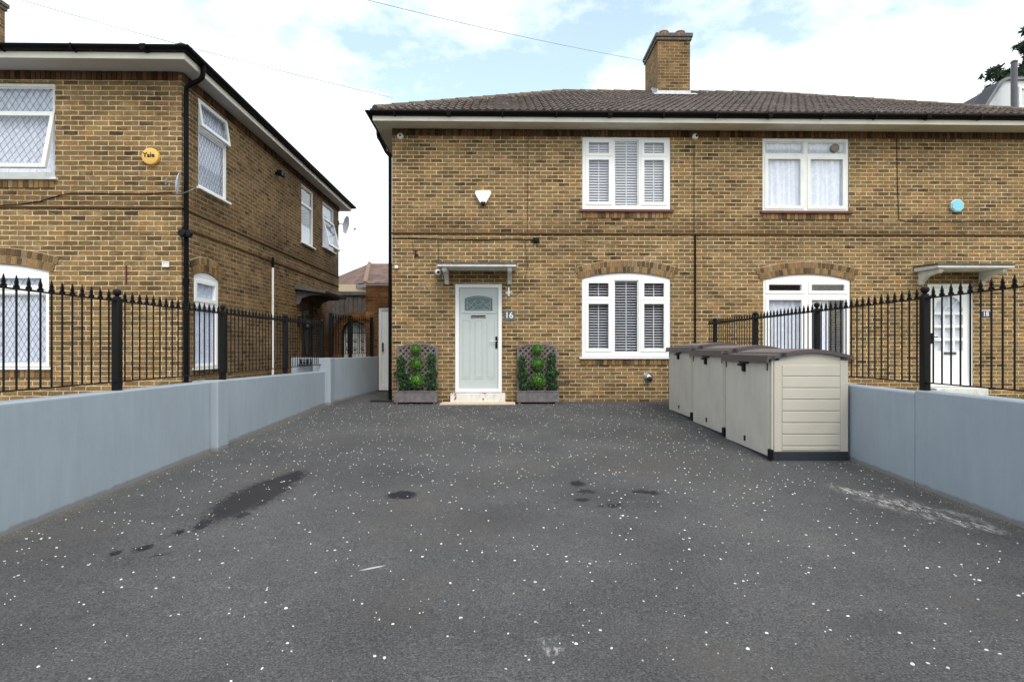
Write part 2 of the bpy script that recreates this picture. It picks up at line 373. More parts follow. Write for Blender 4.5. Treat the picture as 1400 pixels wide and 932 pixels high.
    def build(s, name, mat, parent=None, loc=None, bevel=0, smooth=False, weld=True, label=None, uvoff=(0, 0)):
        me = bpy.data.meshes.new(name); bm = bmesh.new()
        vv = [bm.verts.new(p) for p in s.v]
        for f in s.f:
            try: bm.faces.new([vv[i] for i in f])
            except ValueError: pass
        if weld: bmesh.ops.remove_doubles(bm, verts=bm.verts, dist=1e-5)
        if weld: bmesh.ops.recalc_face_normals(bm, faces=bm.faces)
        uv = bm.loops.layers.uv.new('UVMap')
        for f in bm.faces:
            nx, ny, nz = abs(f.normal.x), abs(f.normal.y), abs(f.normal.z)
            f.smooth = smooth
            for l in f.loops:
                c = l.vert.co
                if nz >= nx and nz >= ny: l[uv].uv = (c.x, c.y)
                elif nx > ny: l[uv].uv = (c.y + .1125 + uvoff[0], c.z + uvoff[1])
                else: l[uv].uv = (c.x + uvoff[0], c.z + uvoff[1])
        bm.to_mesh(me); bm.free()
        me.materials.append(M[mat] if isinstance(mat, str) else mat)
        if smooth and hasattr(me, 'set_sharp_from_angle'): me.set_sharp_from_angle(angle=R(40))
        o = bpy.data.objects.new(name, me); COL.objects.link(o)
        if parent: o.parent = parent
        if loc: o.location = loc
        if bevel:
            b = o.modifiers.new('bevel', 'BEVEL'); b.width = bevel; b.segments = 2; b.limit_method = 'ANGLE'; b.angle_limit = R(40)
        if label: o['label'] = label
        return o
def tag(o, label=None, cat=None, group=None, kind=None):
    for k, v in (('label', label), ('category', cat), ('group', group), ('kind', kind)):
        if v: o[k] = v
    return o
def empty(name, loc, rz=0, label=None, cat=None, group=None):
    o = bpy.data.objects.new(name, None); COL.objects.link(o); o.location = loc; o.rotation_euler = (0, 0, rz)
    o.empty_display_size = .1
    return tag(o, label, cat, group)
def copy_tree(o, parent=None):
    c = o.copy(); COL.objects.link(c)
    if parent: c.parent = parent
    for ch in [q for q in bpy.data.objects if q.parent == o]: copy_tree(ch, c)
    return c
def text_obj(txt, size, name, mat, parent, loc, rot=(R(90), 0, 0), ext=.003):
    cu = bpy.data.curves.new(name, 'FONT'); cu.body = txt; cu.size = size; cu.extrude = ext; cu.align_x = 'CENTER'; cu.align_y = 'CENTER'; cu.offset = size * .012
    t = bpy.data.objects.new(name + '_tmp', cu); COL.objects.link(t)
    dg = bpy.context.evaluated_depsgraph_get(); me = bpy.data.meshes.new_from_object(t.evaluated_get(dg))
    bpy.data.objects.remove(t); me.materials.clear(); me.materials.append(M[mat])
    o = bpy.data.objects.new(name, me); COL.objects.link(o); o.parent = parent; o.location = loc; o.rotation_euler = rot
    return o

# local frame of a building: origin on the ground, x along the front, y into the building
class Frame:
    def __init__(s, ox, oy, oz, a): s.o = Vector((ox, oy, oz)); s.a = a; s.c = math.cos(a); s.s = math.sin(a)
    def hit(s, px, py, axis, val):           # where the line of sight through a photo pixel meets a local plane
        d = Vector(((px - CX) / FPX, 1, (HOR - py) / FPX)); o = Vector((0, 0, CAMZ)) - s.o
        lo = Vector((o.x * s.c + o.y * s.s, -o.x * s.s + o.y * s.c, o.z)); ld = Vector((d.x * s.c + d.y * s.s, -d.x * s.s + d.y * s.c, d.z))
        k = (val - lo[axis]) / ld[axis]
        return lo + ld * k
    def world(s, x, y, z): return (s.o.x + x * s.c - y * s.s, s.o.y + x * s.s + y * s.c, s.o.z + z)
YAW = R(1.03)
FM = Frame(-2.323, 11.05, .39, YAW)          # the semi-detached pair with the green door
FL = Frame(-4.97, 8.58, .29, YAW)            # the house on the left
HW = 12.65

# ------------------------------------------------------------------ shared building pieces
SOF = 5.285        # soffit height above the ground at the wall
def roof(par, x0, x1, y0, y1, ze, pitch):
    W = x1 - x0; D = y1 - y0; run = D / 2; tp = math.tan(pitch); cs = math.cos(pitch)
    root = None
    def face(Wf, xf, fine):
        mb = MB(); du = .025 if fine else .15
        n = int(Wf / du); course = .33; L = run / cs; nc = int(L / course) + 1
        vs = []; cols = []
        rows = []
        for k in range(nc):
            rows += [(k * course, .018), (min((k + 1) * course, L), .0)]
        for i in range(n + 1):
            s_ = Wf * i / n; tm = min(s_, Wf - s_, run) / cs
            ph = (s_ % .15) / .15
            roll = .030 * max(0, math.cos((ph - .5) * math.pi * 2 * .95)) ** 1.2 if fine else 0
            for t, st in rows:
                tt = min(t, tm); px_ = tt * cs; pz = tt * cs * tp
                h = roll + st + .01
                vs.append(xf(s_, px_ - h * math.sin(pitch), pz + h * cs))
        m = len(rows); fs = []
        for i in range(n):
            for j in range(m - 1):
                a, b, c, d = i * m + j, (i + 1) * m + j, (i + 1) * m + j + 1, i * m + j + 1
                s0, s1 = Wf * i / n, Wf * (i + 1) / n
                tmx = max(min(s0, Wf - s0, run), min(s1, Wf - s1, run)) / cs
                if rows[j][0] < tmx - 1e-6: fs.append((a, b, c, d))
        # closed front edge of the first course
        e = []
        for i in range(n + 1):
            s_ = Wf * i / n; e.append(xf(s_, 0.012, -.03))
        o = len(vs); vs += e
        for i in range(n): fs.append((i * m, o + i, o + i + 1, (i + 1) * m))
        mb.add(vs, fs); return mb
    a = face(W, lambda s_, t, z: (x0 + s_, y0 + t, ze + z), True).build('roof', 'tile', par, weld=False)
    face(D, lambda s_, t, z: (x1 - t, y0 + s_, ze + z), True).build('roof', 'tile', par, weld=False)
    face(W, lambda s_, t, z: (x1 - s_, y1 - t, ze + z), False).build('roof', 'tile', par, weld=False)
    face(D, lambda s_, t, z: (x0 + t, y1 - s_, ze + z), False).build('roof', 'tile', par, weld=False)
    # half round ridge and hip tiles
    mb = MB(); zr = ze + run * tp
    A, B = Vector((x0 + run, y0 + run, zr)), Vector((x1 - run, y0 + run, zr))
    for P, Q in ((Vector((x0, y0, ze)), A), (Vector((x0, y1, ze)), A), (Vector((x1, y0, ze)), B), (Vector((x1, y1, ze)), B), (A, B)):
        L = (Q - P).length; P = P + (Q - P).normalized() * (.12 if P.z < zr - .1 else 0); L = (Q - P).length; n = max(2, int(L / .42)); d = (Q - P) / n
        for i in range(n):
            p, q = P + d * i, P + d * (i + 1) + d * .06
            mb.tube([p + Vector((0, 0, -.02)), q + Vector((0, 0, -.02))], [.108, .094], 10)
    mb.build('ridge_tiles', 'ridge', par)
def eaves(par, x0, x1, y0, y1, sof_mat):
    z = SOF
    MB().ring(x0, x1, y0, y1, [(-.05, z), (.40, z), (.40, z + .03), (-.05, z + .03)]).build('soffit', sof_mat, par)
    MB().ring(x0, x1, y0, y1, [(.40, z - .012), (.42, z - .012), (.42, z + .075), (.40, z + .075)]).build('fascia', 'fascia', par)
    MB().ring(x0, x1, y0, y1, [(.40, z + .077), (.424, z + .077), (.424, z + .15), (.40, z + .15)]).build('dark_eaves_band', 'band_dark', par)  # near-black band between the pale fascia and the gutter
    g = MB(); prof = []
    for k in range(9):
        a = math.pi * k / 8; prof.append((.482 - .058 * math.cos(a), z + .135 - .058 * math.sin(a)))
    prof += [(.534, z + .135)]; prof += [(.482 - .050 * math.cos(math.pi - math.pi * k / 8), z + .137 - .05 * math.sin(math.pi * k / 8)) for k in range(9)]
    g.ring(x0, x1, y0, y1, prof)
    for i in range(int((x1 - x0) / 1.0) + 1):
        xx = x0 + i * 1.0
        g.box(xx - .012, xx + .012, y0 - .545, y0 - .424, z + .06, z + .075); g.box(xx - .012, xx + .012, y0 - .547, y0 - .538, z + .075, z + .14)
        if i % 3 == 1: g.ring(0, 0, 0, 0, [(0, 0), (.0001, 0), (0, .0001)]) if False else g.box(xx - .04, xx + .04, y0 - .546, y0 - .42, z + .068, z + .142)
    g.build('gutter', 'black_plastic', par)
def soldier(par, x0, x1, y0, y1, z0, z1, out=.022, side=None, name='eaves_course'):
    mb = MB(); w = .075
    for i in range(int((x1 - x0) / w)):
        a = x0 + i * w; j = random.uniform(-.003, .003)
        mb.box(a + .005, a + w - .005, y0 - out + j, y0 + .02, z0 + .004, z1)
    if side is not None:
        for i in range(int((y1 - y0) / w)):
            a = y0 + i * w; j = random.uniform(-.003, .003)
            mb.box(side - .02, side + out + j, a + .005, a + w - .005, z0 + .004, z1)
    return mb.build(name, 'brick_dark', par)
def arch_pts(a0, a1, zs, rise, n=24):
    w = (a1 - a0) / 2; r = (w * w + rise * rise) / (2 * rise); cz = zs + rise - r; cx = (a0 + a1) / 2
    th = math.asin(w / r)
    return [(cx + r * math.sin(-th + 2 * th * k / n), cz + r * math.cos(-th + 2 * th * k / n)) for k in range(n + 1)], (cx, cz, r, th)
def spandrel(mb, a0, a1, zs, rise, y0, y1):
    pts, _ = arch_pts(a0, a1, zs, rise); zt = zs + rise + .002
    for (xa, za), (xb, zb) in zip(pts, pts[1:]):
        mb.hexa([(xa, y0, za), (xb, y0, zb), (xb, y1, zb), (xa, y1, za), (xa, y0, zt), (xb, y0, zt), (xb, y1, zt), (xa, y1, zt)])
def arch_ring(par, xf, a0, a1, zs, rise, rings=2, name='brick_arch'):
    mb = MB(xf); _, (cx, cz, r, th) = arch_pts(a0, a1, zs, rise)
    mo = MB(xf)
    for q in range(rings):
        ri = r + .012 + q * .118; ro = ri + .108
        thq = th * (1.0 + .03 * q) + .02
        n = int(2 * thq * ri / .078)
        for k in range(n):
            t0 = -thq + 2 * thq * (k + .075) / n; t1 = -thq + 2 * thq * (k + .925) / n; j = random.uniform(0, .004)
            P = lambda t, rr: (cx + rr * math.sin(t), cz + rr * math.cos(t))
            (xa, za), (xb, zb), (xc, zc), (xd, zd) = P(t0, ri), P(t1, ri), P(t1, ro), P(t0, ro)
            mb.hexa([(xa, -.012 - j, za), (xb, -.012 - j, zb), (xb, .01, zb), (xa, .01, za), (xd, -.012 - j, zd), (xc, -.012 - j, zc), (xc, .01, zc), (xd, .01, zd)])
    n = 24; ri = r + .003; ro = r + .012 + rings * .118
    for k in range(n):
        t0 = (-th + 2 * th * k / n) * 1.03; t1 = (-th + 2 * th * (k + 1) / n) * 1.03
        P = lambda t, rr: (cx + rr * math.sin(t), cz + rr * math.cos(t))
        (xa, za), (xb, zb), (xc, zc), (xd, zd) = P(t0, ri), P(t1, ri), P(t1, ro), P(t0, ro)
        mo.hexa([(xa, -.005, za), (xb, -.005, zb), (xb, .008, zb), (xa, .008, za), (xd, -.005, zd), (xc, -.005, zc), (xc, .008, zc), (xd, .008, zd)])
    o = mb.build(name, 'brick_arch', par); mo.build('mortar_bed', 'mortar', o)
    return o
def sill_course(par, xf, a0, a1, z1, name='sill_course'):
    mb = MB(xf); w = .075; n = int((a1 - a0) / w)
    for i in range(n):
        a = a0 + i * (a1 - a0) / n; mb.box(a + .005, a + (a1 - a0) / n - .005, -.014 - random.uniform(0, .004), .01, z1 - .11, z1)
    mb.build(name, 'brick_arch', par)

def window(par, xf, a0, a1, z0, z1, lights, mat='upvc', arch=0, glassm='glass', d=.035, fill=None, lead=None, sill='white', open_rot=None, label=None, proud=0):
    """frame plate with one hole per light, a sash ring and a pane in each; fill(light) hangs a blind or curtain behind"""
    g = .003; W = a1 - a0; H = z1 - z0
    A = lambda f: a0 + W * f
    Z = lambda f: z1 - H * f        # fractions measured from the top
    holes = [(A(l[0]), A(l[1]), Z(l[3]), Z(l[2])) for l in lights]
    fr = MB(xf).plate(a0 + g, a1 - g, z0 + g, z1 - (0 if arch else g), d, d + .07, holes)
    if arch:
        pts, _ = arch_pts(a0 + g, a1 - g, z1, arch - .004)
        for (xa, za), (xb, zb) in zip(pts, pts[1:]):
            fr.hexa([(xa, d, z1), (xb, d, z1), (xb, d + .07, z1), (xa, d + .07, z1), (xa, d, za), (xb, d, zb), (xb, d + .07, zb), (xa, d + .07, za)])
    w = fr.build('window', mat, par, bevel=.005, label=label)
    for l, (ha0, ha1, hz0, hz1) in zip(lights, holes):
        kind = l[4] if len(l) > 4 else 's'
        b = .068 if kind in 's' else .03
        if kind == 'o':             # top-hung sash pushed open: real sash turned about its head
            ang = open_rot; cz = hz1
            def xo(x, y, z, ang=ang, cz=cz, xf=xf):
                yy = y - d; zz = z - cz
                return xf(x, d + yy * math.cos(ang) + zz * math.sin(ang), cz + zz * math.cos(ang) - yy * math.sin(ang))
            b = .05
            s = MB(xo).plate(ha0 - .01, ha1 + .01, hz0 - .01, hz1 + .012, d - .022, d + .03, [(ha0 + b, ha1 - b, hz0 + b, hz1 - b)]).build('open_sash', mat, w, bevel=.004)
            MB(xo).box(ha0 + b - .005, ha1 - b + .005, d + .004, d + .010, hz0 + b - .005, hz1 - b + .005).build('pane', glassm, w)
            if lead: leading(xo, ha0 + b, ha1 - b, hz0 + b, hz1 - b, d - .002, lead, w)
            if fill: fill(xf, ha0, ha1, hz0, hz1, d, w)
            continue
        y0 = d - .012 if kind == 's' else d + .02
        if kind in 'sf':
            MB(xf).plate(ha0 + .0 - (.008 if kind == 's' else 0), ha1 + (.008 if kind == 's' else 0), hz0 - (.008 if kind == 's' else 0), hz1 + (.008 if kind == 's' else 0), y0, d + .055 + .001,
                         [(ha0 + b - .01, ha1 - b + .01, hz0 + b - .01, hz1 - b + .01)]).build('sash', mat, w, bevel=.005)
        MB(xf).box(ha0 + b - .015, ha1 - b + .015, d + .030, d + .036, hz0 + b - .015, hz1 - b + .015).build('pane', glassm, w)
        if lead: leading(xf, ha0 + b - .01, ha1 - b + .01, hz0 + b - .01, hz1 - b + .01, d + .024, lead, w)
        if fill: fill(xf, ha0, ha1, hz0, hz1, d, w)
    if sill == 'white': MB(xf).box(a0 - .05, a1 + .05, -.05, d + .02, z0 - .035, z0).build('sill', mat, w, bevel=.005)
    if sill == 'red': MB(xf).box(a0 - .05, a1 + .05, -.05, .12, z0 - .05, z0 - .001).build('sill', 'red_sill', w, bevel=.004)
    return w
def leading(xf, a0, a1, z0, z1, y, p, w):
    """diamond lead strips clipped to the pane"""
    mb = MB(xf); pw, ph = p; t = .0024
    sl = ph / pw; H = z1 - z0; W = a1 - a0
    for sgn in (1, -1):
        c = -int(H / sl / pw) - 2
        while c * pw < W + H / sl + pw:
            x = a0 + c * pw
            # line z = z0 + sgn*sl*(X-x)
            if sgn == 1: P = [(x, z0), (x + H / sl, z1)]
            else: P = [(x, z1), (x + H / sl, z0)]
            (xa, za), (xb, zb) = P
            if xb > a0 and xa < a1:
                if xa < a0: za += (zb - za) * (a0 - xa) / (xb - xa); xa = a0
                if xb > a1: zb = za + (zb - za) * (a1 - xa) / (xb - xa); xb = a1
                if xb - xa > .004:
                    dx, dz = xb - xa, zb - za; L = math.hypot(dx, dz); nx, nz = -dz / L * t, dx / L * t
                    yy = y - (.0015 if sgn == 1 else 0)
                    mb.hexa([(xa - nx, yy, za - nz), (xb - nx, yy, zb - nz), (xb - nx, y + .003, zb - nz), (xa - nx, y + .003, za - nz),
                             (xa + nx, yy, za + nz), (xb + nx, yy, zb + nz), (xb + nx, y + .003, zb + nz), (xa + nx, y + .003, za + nz)])
            c += 1
    mb.build('lead_strips', 'lead', w)
def blind(pitch=.052, tilt=28, wslat=.048):
    def f(xf, a0, a1, z0, z1, d, w):
        mb = MB(xf); y = d + .095; z = z0 + .02; ca, sa = math.cos(R(tilt)) * wslat / 2, math.sin(R(tilt)) * wslat / 2
        while z < z1 + .01:
            mb.hexa([(a0 - .02, y - ca, z - sa), (a1 + .02, y - ca, z - sa), (a1 + .02, y + ca, z + sa), (a0 - .02, y + ca, z + sa),
                     (a0 - .02, y - ca, z - sa + .004), (a1 + .02, y - ca, z - sa + .004), (a1 + .02, y + ca, z + sa + .004), (a0 - .02, y + ca, z + sa + .004)])
            z += pitch
        m = a0 + (a1 - a0) * .52
        mb.box(m - .008, m + .008, y - ca - .003, y - ca - .001, z0 - .02, z1 + .02)
        mb.build('venetian_blind', 'slat', w)
    return f
def curtain(mat='net', y=.07, amp=.018, per=.11, top=0.0, bottom=0.0, a_in=(0, 0)):
    def f(xf, a0, a1, z0, z1, d, w):
        mb = MB(xf); n = int((a1 - a0 + .1) / .012); vs = []; A0, A1 = a0 - .04 + a_in[0], a1 + .10 - a_in[1]
        for i in range(n + 1):
            x = A0 + (A1 - A0) * i / n; yy = d + y + amp * math.sin(x / per * 6.283 + math.sin(x * 17)) + amp * .5 * math.sin(x * 23)
            vs += [(x, yy, z0 - .04 + bottom), (x, yy, z1 + .16 - top)]
        mb.add(vs, [(2 * i, 2 * i + 2, 2 * i + 3, 2 * i + 1) for i in range(n)])
        mb.build('curtain', mat, w, smooth=True)
    return f
M['hood'] = simple('worn_grey_white_hood', (.66, .66, .63), .7, .15, 5, dirt=((.30, .29, .26), 6, .5, .6))
def canopy(par, cx, zb, mats=('hood', 'felt')):
    """flat door hood on two shaped brackets"""
    hw = .725; pr = .62
    c = MB().hexa([(cx - hw, -pr, zb), (cx + hw, -pr, zb), (cx + hw, .0, zb), (cx - hw, .0, zb), (cx - hw, -pr, zb + .05), (cx + hw, -pr, zb + .05), (cx + hw, 0, zb + .085), (cx - hw, 0, zb + .085)]).build('door_canopy', mats[0], par, bevel=.006)
    MB().hexa([(cx - hw - .015, -pr - .02, zb + .053), (cx + hw + .015, -pr - .02, zb + .053), (cx + hw + .015, .0, zb + .088), (cx - hw - .015, .0, zb + .088),
               (cx - hw - .015, -pr - .02, zb + .080), (cx + hw + .015, -pr - .02, zb + .080), (cx + hw + .015, 0, zb + .125), (cx - hw - .015, 0, zb + .125)]).build('roofing_felt', mats[1], c)
    for s_ in (-1, 1):
        x = cx + s_ * (hw - .12)
        pr_ = [(0, zb - .26), (-.05, zb - .26), (-.09, zb - .20), (-.22, zb - .12), (-.36, zb - .09), (-.52, zb - .085), (-.55, zb - .05), (-.55, zb - .002), (0, zb - .002)]
        MB().prism_x(pr_, x - .04, x + .04).build('bracket', mats[0], c, bevel=.004)
    return c

# ------------------------------------------------------------------ main pair of houses
hm = empty('semi_detached_house', FM.o, YAW, 'yellow brick semi-detached pair under one brown tiled hipped roof and brick chimney', 'house')
I = lambda x, y, z: (x, y, z)
def fr(px0, px1, py0, py1, F=FM):       # a rectangle on the front wall from photo pixels
    p, q = F.hit(px0, py1, 1, 0), F.hit(px1, py0, 1, 0)
    return p.x, q.x, p.z, q.z
uL = fr(796, 917, 186, 286.5); gL = fr(795.5, 917, 381, 488)
uR = fr(1042.5, 1161, 189.5, 288.5); gR = fr(1043.5, 1163, 383, 491)
dL = fr(622, 686.5, 388, 536.5); dR = fr(1268, 1330.5, 388, 529)
ARC = .115
DW = 7.1
wall = MB().plate(0, HW, -.6, SOF, 0, .24, [uL, (gL[0], gL[1], gL[2], gL[3] + ARC), uR, (gR[0], gR[1], gR[2], gR[3] + ARC), dL, dR])
for g_ in (gL, gR): spandrel(wall, g_[0], g_[1], g_[3], ARC - .002, 0, .24)
wall.build('wall', 'brick', hm, uvoff=(.03, .01))
MB().box(0, .24, .24, DW, -.6, SOF).box(HW - .24, HW, .24, DW, -.6, SOF).box(0.24, HW - .24, DW - .24, DW, -.6, SOF).build('wall', 'brick', hm)
MB().box(HW / 2 - .1, HW / 2 + .1, .24, DW - .24, -.5, SOF).build('party_wall', 'board', hm)
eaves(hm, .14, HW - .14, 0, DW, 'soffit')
roof(hm, -.32, HW + .32, -.46, DW + .46, SOF + .165, R(28.2))
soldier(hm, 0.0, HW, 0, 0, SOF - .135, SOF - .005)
# string course: a dark creasing of tile
sz = FM.hit(700, 319.3, 1, 0).z
MB().box(-.012, HW, -.022, .0, sz - .014, sz + .014).build('string_course', 'brick_dark', hm)
MB().box(-.004, HW, -.009, .0, sz + .015, sz + .085).build('string_course', 'brick_arch', hm) if False else None
T3 = [(.044, .335, .05, .27, 's'), (.044, .335, .285, .93, 's'), (.365, .64, .05, .945, 'f'), (.67, .96, .05, .27, 's'), (.67, .96, .285, .93, 's')]
window(hm, I, *uL, T3, 'upvc', 0, 'glass_sky', d=.02, fill=blind(.052, 46), sill='red', label='white upstairs window with five lights and venetian blinds')
window(hm, I, *gL, [(a, b, c - (.03 if c < .1 else 0), d_, k) for a, b, c, d_, k in T3], 'upvc', ARC, 'glass', d=.02, fill=blind(.052, 22), sill='white', label='white arched ground floor window with venetian blinds')
arch_ring(hm, I, gL[0], gL[1], gL[3], ARC); arch_ring(hm, I, gR[0], gR[1], gR[3], ARC)
sill_course(hm, I, gL[0] - .03, gL[1] + .03, gL[2] - .04); sill_course(hm, I, gR[0] - .03, gR[1] + .03, gR[2] - .04)
sill_course(hm, I, uL[0], uL[1], uL[2] - .055); sill_course(hm, I, uR[0], uR[1], uR[2] - .055)
T4 = [(.035, .475, .045, .21, 'f'), (.525, .965, .045, .21, 'f'), (.035, .475, .245, .965, 's'), (.525, .965, .245, .965, 's')]
wR = window(hm, I, *uR, T4, 'upvc_old', 0, 'glass_sky', d=.02, fill=curtain('net2'), sill='red', label='weathered white upstairs window with net curtains and a round extractor')
vx = uR[0] + (uR[1] - uR[0]) * .845; vz = uR[3] - (uR[3] - uR[2]) * .125
MB().lathe([(.078, -.03), (.085, .0), (.085, .012), (.07, .022), (.066, .012), (.02, .014), (.0, .02)], (vx, .03, vz), 'y', 20).build('extractor_vent', simple('beige_vent', (.22, .20, .16), .6, .2), wR)
T4g = [(.035, .475, .02, .17, 's'), (.525, .965, .02, .17, 's'), (.035, .475, .215, .975, 's'), (.525, .965, .215, .975, 's')]
def fillg(xf, a0, a1, z0, z1, d, w):
    if z1 - z0 < .4: return
    curtain('net2', .08, .012, .13, .06, 0, (.0, .42) if a0 > (gR[0] + gR[1]) / 2 else (.02, .02))(xf, a0, a1, z0, z1, d, w)
window(hm, I, *gR, T4g, 'upvc', ARC, 'glass', d=.02, fill=fillg, sill='red', label='white arched ground floor window behind the railings')

# front door of number 16
def rect(px0, px1, py0, py1, v=0, F=FM):
    p, q = F.hit(px0, py1, 1, v), F.hit(px1, py0, 1, v); return p.x, q.x, p.z, q.z
x0, x1, z0, z1 = dL
fw = .075
MB().plate(x0 + .003, x1 - .003, z0 + .003, z1 - .003, .01, .10, [(x0 + fw, x1 - fw, z0 + .07, z1 - fw)]).build('door_frame', 'upvc', hm, bevel=.006)
lx0, lx1, lz0, lz1 = x0 + fw + .002, x1 - fw - .002, z0 + .072, z1 - fw - .002
gx0, gx1, gz0, gz1 = rect(635, 673.5, 408, 425, .05)
LW = lx1 - lx0
door = MB().plate(lx0, lx1, lz0, lz1, .045, .09, [(gx0, gx1, gz0, gz1 + .055)])
spandrel(door, gx0, gx1, gz1, .052, .045, .09)
door = door.build('front_door', 'door', hm, label='pale green-grey panelled front door with a leaded fan light')
MB().box(gx0 - .005, gx1 + .005, .062, .068, gz0 - .005, gz1 + .06).build('door_glass', 'door_glass', door)
ld = MB()
pts, _ = arch_pts(gx0, gx1, gz1, .052); pin, _ = arch_pts(gx0 + .03, gx1 - .03, gz1 - .012, .035)
ld.tube([(a, .060, b) for a, b in pts], .006, 6); ld.tube([(a, .060, b) for a, b in pin], .003, 6)
gm = (gx0 + gx1) / 2; gh = (gz0 + gz1) / 2 + .01; gw = gx1 - gx0
def line(mb, pts_, r=.003, y=.060): mb.tube([(gm + a * gw, y, gh + b * gw) for a, b in pts_], r, 6)
for s_ in (-1, 1):
    line(ld, [(s_ * .5, -.27), (s_ * .5, .2)], .006); line(ld, [(s_ * .41, -.2), (s_ * .41, .15)])
    line(ld, [(s_ * .16, .1), (s_ * .27, -.02), (s_ * .16, -.14), (s_ * .05, -.02), (s_ * .16, .1)])
    line(ld, [(s_ * .16, .1), (s_ * .05, .15)]); line(ld, [(s_ * .27, -.02), (s_ * .41, .06)]); line(ld, [(s_ * .16, -.14), (s_ * .3, -.2)]); line(ld, [(s_ * .27, -.02), (s_ * .41, -.14)])
    line(ld, [(s_ * .05, -.02), (0, -.02)])
line(ld, [(-.5, -.26), (.5, -.26)], .006); line(ld, [(-.41, -.2), (.41, -.2)])
ld.build('glass_leading', simple('zinc_came', (.55, .58, .6), .35, .1), door)
mo = MB()
mo.box(gx0 - .06, gx1 + .06, .030, .046, gz0 - .045, gz0 - .025)      # cornice under the light
pz0, pz1 = FM.hit(650, 517.5, 1, .05).z, FM.hit(650, 437, 1, .05).z
for pa, pb in ((632, 643.8), (648.5, 660.4), (665, 677)):
    a, b = FM.hit(pa, 450, 1, .05).x, FM.hit(pb, 450, 1, .05).x
    mo.plate(a, b, pz0, pz1, .038, .046, [(a + .014, b - .014, pz0 + .014, pz1 - .014)])
    mo.plate(a + .03, b - .03, pz0 + .03, pz1 - .03, .039, .046)
mo.build('door_mouldings', 'door', door, bevel=.003)
a, b, c, d_ = rect(643.5, 664.5, 430, 434.5, .04)
MB().plate(a, b, c, d_, .030, .045, [(a + .012, b - .012, c + .014, d_ - .012)]).box(a + .01, b - .01, .037, .045, c + .006, d_ - .006).build('letterbox', 'chrome', door, bevel=.002)
MB().box(a + .014, b - .014, .033, .0365, c + .012, d_ - .022).build('letter_slot', 'iron', door)
a, b, c, d_ = rect(677.4, 680.2, 460, 476, .04)
h_ = MB().box(a, b, .028, .046, c, d_).build('handle', 'iron', door, bevel=.004)
hz = c + (d_ - c) * .62
MB().tube([((a + b) / 2, .035, hz), ((a + b) / 2, -.012, hz), (a - .03, -.016, hz), (a - .10, -.014, hz)], .009, 8).build('lever', 'chrome', h_, smooth=True)
canopy(hm, (x0 + x1) / 2 - .005, FM.hit(650, 370.5, 1, 0).z)
# front step
st = empty('door_step', FM.world((x0 + x1) / 2, -.01, 0), YAW, 'low white painted concrete step with flaking red paint under the pale green door', 'step')
a, b, c, d_ = rect(615.5, 691, 552, 537, -.16)
cxs = (x0 + x1) / 2; sw0, sw1 = a - cxs, b - cxs
MB().box(sw0, sw1, -.17, -.0, -.06, FM.hit(650, 536.5, 1, 0).z - .004).build('step_block', 'step', st, bevel=.012)
rp = MB()
for k in range(9):
    fx = random.choice([random.uniform(.02, .14), random.uniform(.55, .68)]); xx = sw0 + (sw1 - sw0) * fx; zz = random.uniform(.05, .20); s_ = random.uniform(.008, .022)
    rp.prism_y([(xx + s_ * math.cos(t) * random.uniform(.6, 1.3), zz + s_ * 1.2 * math.sin(t) * random.uniform(.6, 1.2)) for t in [i * 1.047 for i in range(6)]], -.1725, -.168)
rp.build('red_paint_patch', 'step_red', st)
sl = MB(); q = [FM.hit(594, 559, 2, -.01), FM.hit(706, 559, 2, -.01), FM.hit(706, 551.5, 2, .0), FM.hit(604, 551.5, 2, .0)]
yy0, yy1 = -.42, -.175
sl.hexa([(q[0].x, yy0, -.03), (q[1].x, yy0, -.03), (q[1].x, yy1, -.02), (q[3].x, yy1, -.02), (q[0].x, yy0, .008), (q[1].x, yy0, .008), (q[1].x, yy1, .014), (q[3].x, yy1, .014)])
tag(sl.build('paving_slab', 'pale_stone', None, bevel=.004), 'pale sandy stone slab let into the tarmac before the white step', 'paving slab')
o = bpy.data.objects['paving_slab']; o.location = FM.o; o.rotation_euler[2] = YAW

# right-hand door
x0, x1, z0, z1 = dR
MB().plate(x0 + .003, x1 - .003, z0 + .003, z1 - .003, .01, .10, [(x0 + .07, x1 - .07, z0 + .05, z1 - .07)]).build('door_frame', 'upvc', hm, bevel=.006)
lx0, lx1, lz0, lz1 = x0 + .072, x1 - .072, z0 + .052, z1 - .072; LW = lx1 - lx0; LH = lz1 - lz0
cols = [(lx0 + LW * a, lx0 + LW * b) for a, b in ((.13, .34), (.395, .605), (.66, .87))]
rows_ = [(lz1 - LH * b, lz1 - LH * a) for a, b in ((.28, .385), (.415, .52), (.55, .655))]
holes = [(a, b, c, d_) for a, b in cols for c, d_ in rows_] + [(lx0 + LW * .13, lx0 + LW * .87, lz1 - LH * .25, lz1 - LH * .09)]
fd = MB().plate(lx0, lx1, lz0, lz1, .04, .085, holes)
spandrel(fd, holes[-1][0], holes[-1][1], holes[-1][2] + .02, (holes[-1][3] - holes[-1][2]) - .022, .04, .085)
fx = (holes[-1][0] + holes[-1][1]) / 2; fz = holes[-1][2]
for t in (-38, 0, 38):
    L = .30 if t == 0 else .34
    dx, dz = math.sin(R(t)), math.cos(R(t))
    fd.tube([(fx + dx * .10, .05, fz + dz * .10), (fx + dx * min(L, .33), .05, fz + dz * min(L, .30))], .014, 4)
pts = [(fx + .10 * math.cos(R(k * 15)), .05, fz + .10 * math.sin(R(k * 15))) for k in range(13)]
fd.tube(pts, .012, 6)
fd = fd.build('front_door', 'upvc', hm, label='white front door with a fanlight and nine small panes')
MB().box(lx0 + .05, lx1 - .05, .064, .070, lz0 + LH * .33, lz1 - .1).build('door_glass', 'glass', fd)
